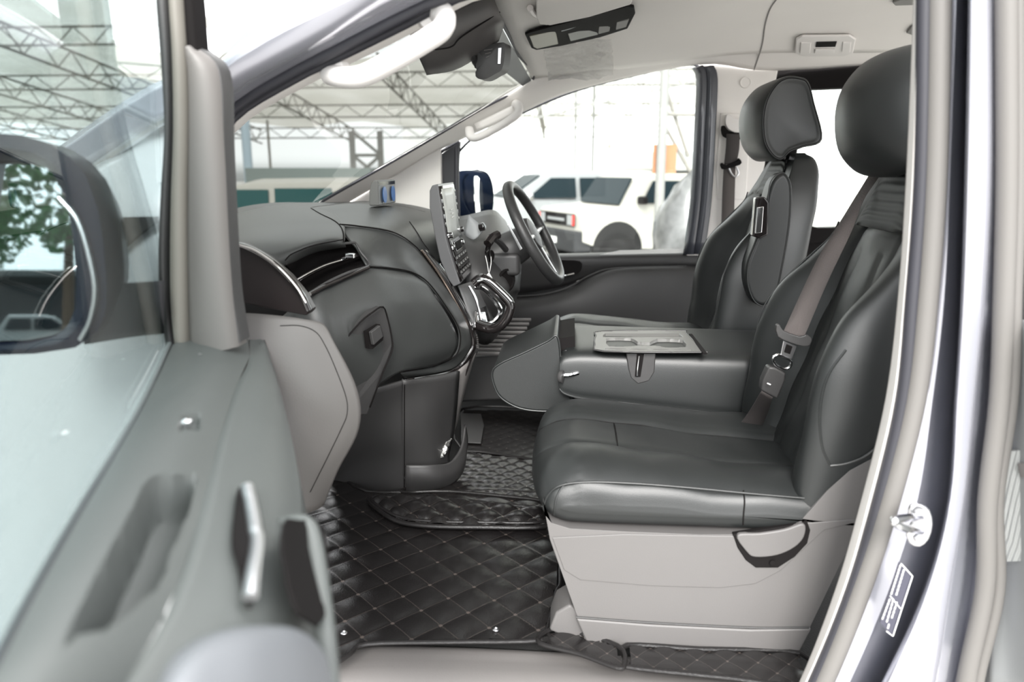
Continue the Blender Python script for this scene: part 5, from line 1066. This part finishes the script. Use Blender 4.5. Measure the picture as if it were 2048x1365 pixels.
# ================================================================ roof equipment
hc = hitter([ceil, bpy.data.objects['trim_far_pillar'], bpy.data.objects['trim_far_belt_pillar']])
lp = thing('overhead_console', A(1160, 50, 2.3), 'overhead lamp console with smoked cover and a clear film hanging from it', 'lamp')
def RP(x, y): # point on the underside of the headliner
    return AZ(x, y, 2.072 if x < 1300 else 2.09)
def rslab(name, pts, dz, m, parent, bevel=.003, sm=0, z=2.072):
    lift = max(.0005, 2.056-z+.004) if z < 2.06 else max(.002, (2.082-z)*1.6)
    q = [Vector((x, y, 0)) for x, y in pts]; q = smooth(q, sm, True) if sm else q
    return MB().prism([hc(p.x, p.y, lift+.006) for p in q], Vector((0, 0, min(dz, .008)))).build(name, m, parent, bevel=bevel)
rslab('console_frame', [(1049, 60), (1062, 54), (1255, 2), (1268, 4), (1270, 18), (1255, 48), (1200, 66), (1120, 84), (1072, 92), (1062, 88)], .03, 'black', lp, z=2.052)
rslab('lamp_lens', [(1058, 62), (1110, 50), (1116, 78), (1074, 88), (1066, 84)], .004, mat('smoked_lens', (.16, .145, .10), .35), lp, z=2.050)
rslab('sunglass_flap', [(1135, 56), (1190, 42), (1196, 58), (1140, 72)], .004, mat('smoked_flap', (.07, .07, .062), .4), lp, z=2.049)
for k in range(2): rslab('lamp_switch', [(1197+k*36, 40-k*9), (1222+k*36, 34-k*9), (1218+k*34, 50-k*9), (1196+k*35, 56-k*9)], .006, 'greyp', lp, z=2.047, bevel=.002)
rslab('chrome_inset', [(1120, 44), (1228, 16), (1230, 22), (1122, 52)], .003, 'silver', lp, z=2.049)
rnd = random.Random(5); fr = []
for i in range(15):
    t_ = i/14; row = []
    for j in range(13):
        s_ = j/12; x = 1086+(1222-1086)*s_+(t_*14*(1-2*s_))*.3+t_*8; y = 90-28*s_+(70+10*s_)*t_
        row.append(hc(x+rnd.uniform(-1.5, 1.5), y+rnd.uniform(-1.5, 1.5), .012+rnd.uniform(0, .014)*(1 if j > 8 or t_ > .6 else .3)))
    fr.append(row)
fm = bpy.data.materials.new('protective_film'); fm.use_nodes = True; n_ = fm.node_tree; p_ = n_.nodes['Principled BSDF']; o_ = n_.nodes['Material Output']
p_.inputs['Base Color'].default_value = (.9, .9, .88, 1); p_.inputs['Roughness'].default_value = .12; tr = n_.nodes.new('ShaderNodeBsdfTransparent'); mx = n_.nodes.new('ShaderNodeMixShader'); mx.inputs[0].default_value = .32
bn_ = n_.nodes.new('ShaderNodeTexNoise'); bn_.inputs['Scale'].default_value = 26; bn_.inputs['Detail'].default_value = 5; bn_.inputs['Distortion'].default_value = 2.5; bb_ = n_.nodes.new('ShaderNodeBump'); bb_.inputs['Strength'].default_value = 1; bb_.inputs['Distance'].default_value = .02; n_.links.new(bn_.outputs['Fac'], bb_.inputs['Height']); n_.links.new(bb_.outputs[0], p_.inputs['Normal'])
n_.links.new(tr.outputs[0], mx.inputs[1]); n_.links.new(p_.outputs[0], mx.inputs[2]); n_.links.new(mx.outputs[0], o_.inputs[0])
pf_ = MB().grid(fr).build('protective_film', fm); tag(pf_, 'crinkled clear protective film on the headliner under the overhead lamp', 'film')
sv = thing('sun_visor', AZ(1160, 6, 2.05), 'folded cream sun visor at the top edge beside the overhead lamp', 'sun visor')
rslab('visor_flap', [(1074, -60), (1300, -100), (1262, -8), (1180, 18), (1100, 36), (1078, 34), (1072, 20)], .02, 'cream', sv, z=2.045, bevel=.008)
tubeo('visor_pivot', [hc(1060, 8, .01), hc(1066, 16, .012), hc(1076, 22, .012)], .009, 'creamp', sv, n=3)
cp_ = thing('roof_control_panel', AZ(1650, 87, 2.09), 'cream rear climate control panel with small dark display on the headliner', 'control panel')
rslab('panel', [(1592, 72), (1604, 66), (1700, 65), (1712, 72), (1706, 100), (1690, 106), (1604, 107), (1590, 100)], .02, 'creamp', cp_, z=2.078, bevel=.004)
rslab('display', [(1633, 76), (1674, 75), (1671, 85), (1631, 86)], .003, 'black', cp_, z=2.0765, bevel=0)
for (a, b) in (((1600, 77), (1622, 98)), ((1684, 76), (1702, 96))): rslab('key_pad', [(a[0]+2, a[1]), (b[0], a[1]), (b[0]-2, b[1]), (a[0], b[1])], .004, 'creamp', cp_, z=2.076, bevel=.0015)
rslab('key_row', [(1631, 90), (1670, 90), (1668, 98), (1629, 98)], .003, 'creamp', cp_, z=2.076, bevel=.0015)
for pts, nm in (([(1812, 62), (1822, 50), (1840, 42), (1850, 60), (1830, 68)], 'near the seat back'), ([(1785, 0), (1800, -6), (1850, -8), (1850, 4), (1790, 6)], 'at the top edge')):
    o1 = rslab('roof_vent', pts, .02, 'greyp', None, z=2.085, bevel=.004); tag(o1, 'small round grey roof vent by the door pillar, '+nm, 'vent')
# headliner seam and moulded recess
struct(drape('trim_roof_seam', hc, [(1556, -6), (1540, 18), (1530, 50), (1524, 90), (1508, 140)], .0022, 'greyp', None))
# grab handles
gh = thing('grab_handle', A(780, 100, 1.2), 'large white grab handle on the near windscreen pillar', 'grab handle')
tubeo('handle_grip', [(662, 150, 1.19), (690, 155, 1.165), (730, 150, 1.15), (790, 118, 1.14), (850, 82, 1.14), (882, 60, 1.15), (890, 40, 1.165), (880, 25, 1.18), (862, 24, 1.20)], (.0185, .016), 'creamp', gh, k=14)
MB().lathe(A(672, 142, 1.20), (0, -1, 0), [(0, .024), (.01, .023), (.02, .018), (.022, .001)], 24).build('handle_mount', 'creamp', gh)
MB().lathe(A(866, 38, 1.20), (0, -1, 0), [(0, .024), (.01, .023), (.02, .018), (.022, .001)], 24).build('handle_mount', 'creamp', gh)
gf = thing('grab_handle', A(985, 245, 2.85), 'cream grab handle on the far windscreen pillar beside the driver window', 'grab handle')
tubeo('handle_grip', [(938, 258, 2.86), (942, 274, 2.83), (958, 274, 2.82), (990, 258, 2.82), (1020, 240, 2.82), (1036, 226, 2.83), (1036, 212, 2.85), (1030, 208, 2.88)], [(.017, .014)]*43, 'creamp', gf, k=12)
MB().patch([[(948, 248, 2.87), (990, 228, 2.87), (1028, 210, 2.87)], [(955, 262, 2.87), (995, 245, 2.87), (1030, 228, 2.87)]], 3, 3).build('handle_recess', 'creamp', gf, thick=.004)
# rear view mirror and its shroud on the windscreen
rm_ = thing('rear_view_mirror', A(975, 120, 2.12), 'black rear view mirror seen from its back, hanging from the windscreen', 'mirror')
mo = [(958, 100), (975, 90), (1004, 85), (1010, 90), (1008, 120), (1003, 140), (990, 148), (972, 158), (958, 158), (951, 152), (955, 146), (952, 135), (957, 120)]
a_ = resample(smooth([A(x, y, 2.10) for x, y in mo], 4, True), 50, False); cen = sum(a_, Vector())/50
MB().grid([[cen+(p-cen)*.15+Vector((-.012, -.008, 0)) for p in a_], [cen+(p-cen)*.75+Vector((-.01, -.004, 0)) for p in a_], a_, [p+Vector((.012, .05, 0)) for p in a_], [cen+(p-cen)*.5+Vector((.02, .052, 0)) for p in a_]], closeu=True, caps=True).build('mirror_shell', 'plast', rm_, thick=.003)
slab('shell_edge_highlight', [(996, 96, 2.093), (1003, 95, 2.093), (1001, 128, 2.093), (995, 128, 2.093)], .004, 'satin', rm_, bevel=.001)
for k in range(3): tubeo('embossed_mark', [A(968+k*2, 101+k*7, 2.087), A(985-k*3, 98+k*7, 2.087)], .0009, 'greyp', rm_, n=0, k=4)
tubeo('mirror_stem', [(930, 90, 2.075), (938, 100, 2.09), (950, 118, 2.12), (956, 132, 2.11)], [.018, .016, .014, .012, .010], 'plast', rm_, n=4, k=12)
shd = thing('sensor_shroud', A(900, 90, 2.15), 'dark grey sensor shroud with mirror mount behind the top of the windscreen', 'shroud')
MB().patch([[(820, 60, 2.0), (900, 28, 2.0), (985, -8, 2.0)], [(830, 92, 2.0), (905, 62, 2.0), (998, 22, 2.0)], [(845, 122, 2.05), (895, 118, 2.05), (935, 78, 2.05), (1005, 36, 2.05)][:1]+[(905, 105, 2.05), (1000, 36, 2.05)], [(850, 136, 2.1), (915, 122, 2.12), (990, 70, 2.12)]], 5, 5).build('shroud', mat('shroud_grey', (.075, .07, .068), .5), shd, thick=.02)
tubeo('shroud_joint', [(838, 100, 1.985), (880, 98, 1.985), (905, 92, 1.985), (925, 72, 1.985), (1000, 24, 1.985)], .002, 'black', shd)
# ---------------------------------------------------------------- near B pillar hardware
stk = thing('door_striker', A(1835, 1050, 1.0), 'metal door striker bolted to the painted pillar above the sticker', 'striker')
slab('striker_plate', [(1822, 1012, 1.0), (1842, 1010, 1.0), (1860, 1022, 1.0), (1866, 1050, 1.0), (1858, 1080, 1.0), (1840, 1095, 1.0), (1820, 1088, 1.0), (1814, 1064, 1.0), (1826, 1045, 1.0), (1818, 1030, 1.0)], .006, 'satin', stk, bevel=.002, sm=2)
tubeo('striker_loop', [(1840, 1036, .995), (1815, 1036, .96), (1792, 1040, .94), (1790, 1046, .94), (1815, 1058, .955), (1842, 1062, .99)], .0055, 'chrome', stk)
for y in (1024, 1078): MB().lathe(A(1838, y, .998), (0, -1, 0), [(0, .001), (0, .007), (.003, .006), (.003, .001)], 6).build('bolt', 'satin', stk)
stc = thing('pressure_sticker', A(1800, 1200, 1.0), 'dark tyre pressure sticker with white lines low on the painted pillar', 'sticker')
def bq(x, y): return A(x, y, 1.012+.00004*(y-1100))
so = [(1798, 1125), (1825, 1153), (1785, 1274), (1760, 1246)]
slab('sticker_sheet', [bq(x, y) for x, y in so], 0, mat('sticker_navy', (.05, .05, .07), .3), stc, off=Vector((0, .002, 0)))
def pl(*p): return [bq(x, y)+Vector((0, -.0015, 0)) for x, y in p]
MB().tube(pl((1801, 1127), (1824, 1152), (1785, 1272), (1772, 1262)), .0008, 5).build('sticker_border', 'paper', stc)
for a, b2, n2 in (((1800, 1130), (1781, 1190), 9), ((1807, 1139), (1791, 1192), 7), ((1779, 1198), (1763, 1240), 6), ((1786, 1198), (1772, 1246), 6), ((1793, 1204), (1782, 1238), 4), ((1777, 1248), (1774, 1260), 1)):
    for k in range(n2):
        p = (a[0]+(b2[0]-a[0])*k/n2, a[1]+(b2[1]-a[1])*k/n2); q2 = (a[0]+(b2[0]-a[0])*(k+.72)/n2, a[1]+(b2[1]-a[1])*(k+.72)/n2)
        MB().tube(pl(p, q2), .0011, 4).build('printed_mark', 'paper', stc)
MB().tube(pl((1779, 1191), (1800, 1217)), .0006, 4).build('printed_divider', 'paper', stc)
# sliding door trim beyond the pillar
sd = thing('sliding_door', A(2060, 1000, 1.0), 'edge of the open sliding door, pale grey panel with a fine mesh screen', 'door')
MB().patch([[(2020, 640, 1.10), (2060, 640, 1.05), (2200, 640, .9)], [(2020, 880, 1.10), (2060, 880, 1.05), (2200, 880, .9)], [(2010, 1130, 1.10), (2060, 1130, 1.05), (2200, 1130, .9)], [(1985, 1380, 1.10), (2060, 1400, 1.05), (2200, 1450, .9)]], 5, 5).build('panel', mat('pale_door_grey', (.33, .34, .34), .5), sd, thick=.02)
slab('mesh_screen', [(2008, 905, 1.05), (2060, 900, 1.03), (2060, 1122, 1.03), (2014, 1124, 1.05), (2002, 1060, 1.05), (1999, 960, 1.05)], .004, mat('mesh', (.42, .43, .42), .5, bump=1, bscale=60, btype='wave', stretch=(1, 1, 1)), sd)
slab('latch_hole', [(2036, 928, 1.03), (2060, 926, 1.02), (2060, 960, 1.02), (2042, 955, 1.03)], .002, 'greyp', sd)
slab('upper_trim', [(2030, -60, 1.08), (2120, -60, 1.0), (2120, 640, 1.0), (2030, 640, 1.08)], .02, 'greyp', sd)

# ---------------------------------------------------------------- yard behind the photographer, seen in the door mirror
def tree(x, y, h, seed, label):
    rnd = random.Random(seed); t = thing('tree', Vector((x, y, 0)), label, 'tree')
    MB().tube([Vector((x, y, 0)), Vector((x+.1, y, h*.5))], [.16, .10], 8).build('trunk', mat('bark%d' % seed, (.10, .07, .05), .9), t)
    mb = MB()
    for k in range(1800):
        a, b2, r = rnd.uniform(0, 6.28), rnd.uniform(-1, 1), h*.33*rnd.uniform(.5, 1)**.5
        c = Vector((x+r*math.cos(a)*math.sqrt(1-b2*b2), y+r*math.sin(a)*math.sqrt(1-b2*b2), h*.68+r*b2*.8)); s_ = rnd.uniform(.12, .28)*h*.06
        u = Vector((rnd.uniform(-1, 1), rnd.uniform(-1, 1), rnd.uniform(-1, 1))).normalized(); w_ = u.orthogonal().normalized(); z_ = u.cross(w_)
        mb.add([c+u*s_*1.6, c+w_*s_, c-u*s_*1.6, c-w_*s_, c+z_*s_*.4, c-z_*s_*.4], [(0, 1, 4), (1, 2, 4), (2, 3, 4), (3, 0, 4), (1, 0, 5), (2, 1, 5), (3, 2, 5), (0, 3, 5)])
    mb.build('crown', mat('leaves%d' % seed, (.05, .16, .05), .6, var=.5), t, flat=True)
tree(-10.2, -17, 7.4, 1, 'green leafy tree reflected in the door mirror, taller one'); tree(-14.5, -19, 5.6, 2, 'green leafy tree reflected in the door mirror, shorter one')

shd2 = thing('yard_shed', Vector((-20, -34, 0)), 'long open shed with thin posts, seen small in the door mirror', 'shed')
MB().box((-20, -34, 3.3), (44, 9, .25)).build('shed_roof', mat('shed_dark', (.06, .065, .065), .7), shd2)
MB().box((-20, -38.5, 1.6), (44, .2, 3.2)).build('shed_wall', 'shed' if False else mat('shed_wall', (.09, .10, .11), .8), shd2)
for k in range(9): MB().box((-40+k*5, -29.6, 1.6), (.18, .18, 3.2)).build('shed_post', 'steelp', shd2)
def copy_tree(o, loc, rz, label):
    c = o.copy(); C.objects.link(c); c.location = loc; c.rotation_euler = (0, 0, rz); c['label'] = label
    for ch in o.children:
        d = ch.copy(); C.objects.link(d); d.parent = c
    return c
copy_tree(pk, (-15.5, -25, 0), 2.6, 'small white car reflected low in the door mirror, left one')
copy_tree(pk, (-21, -27, 0), 2.9, 'small white car reflected low in the door mirror, under the shed roof')
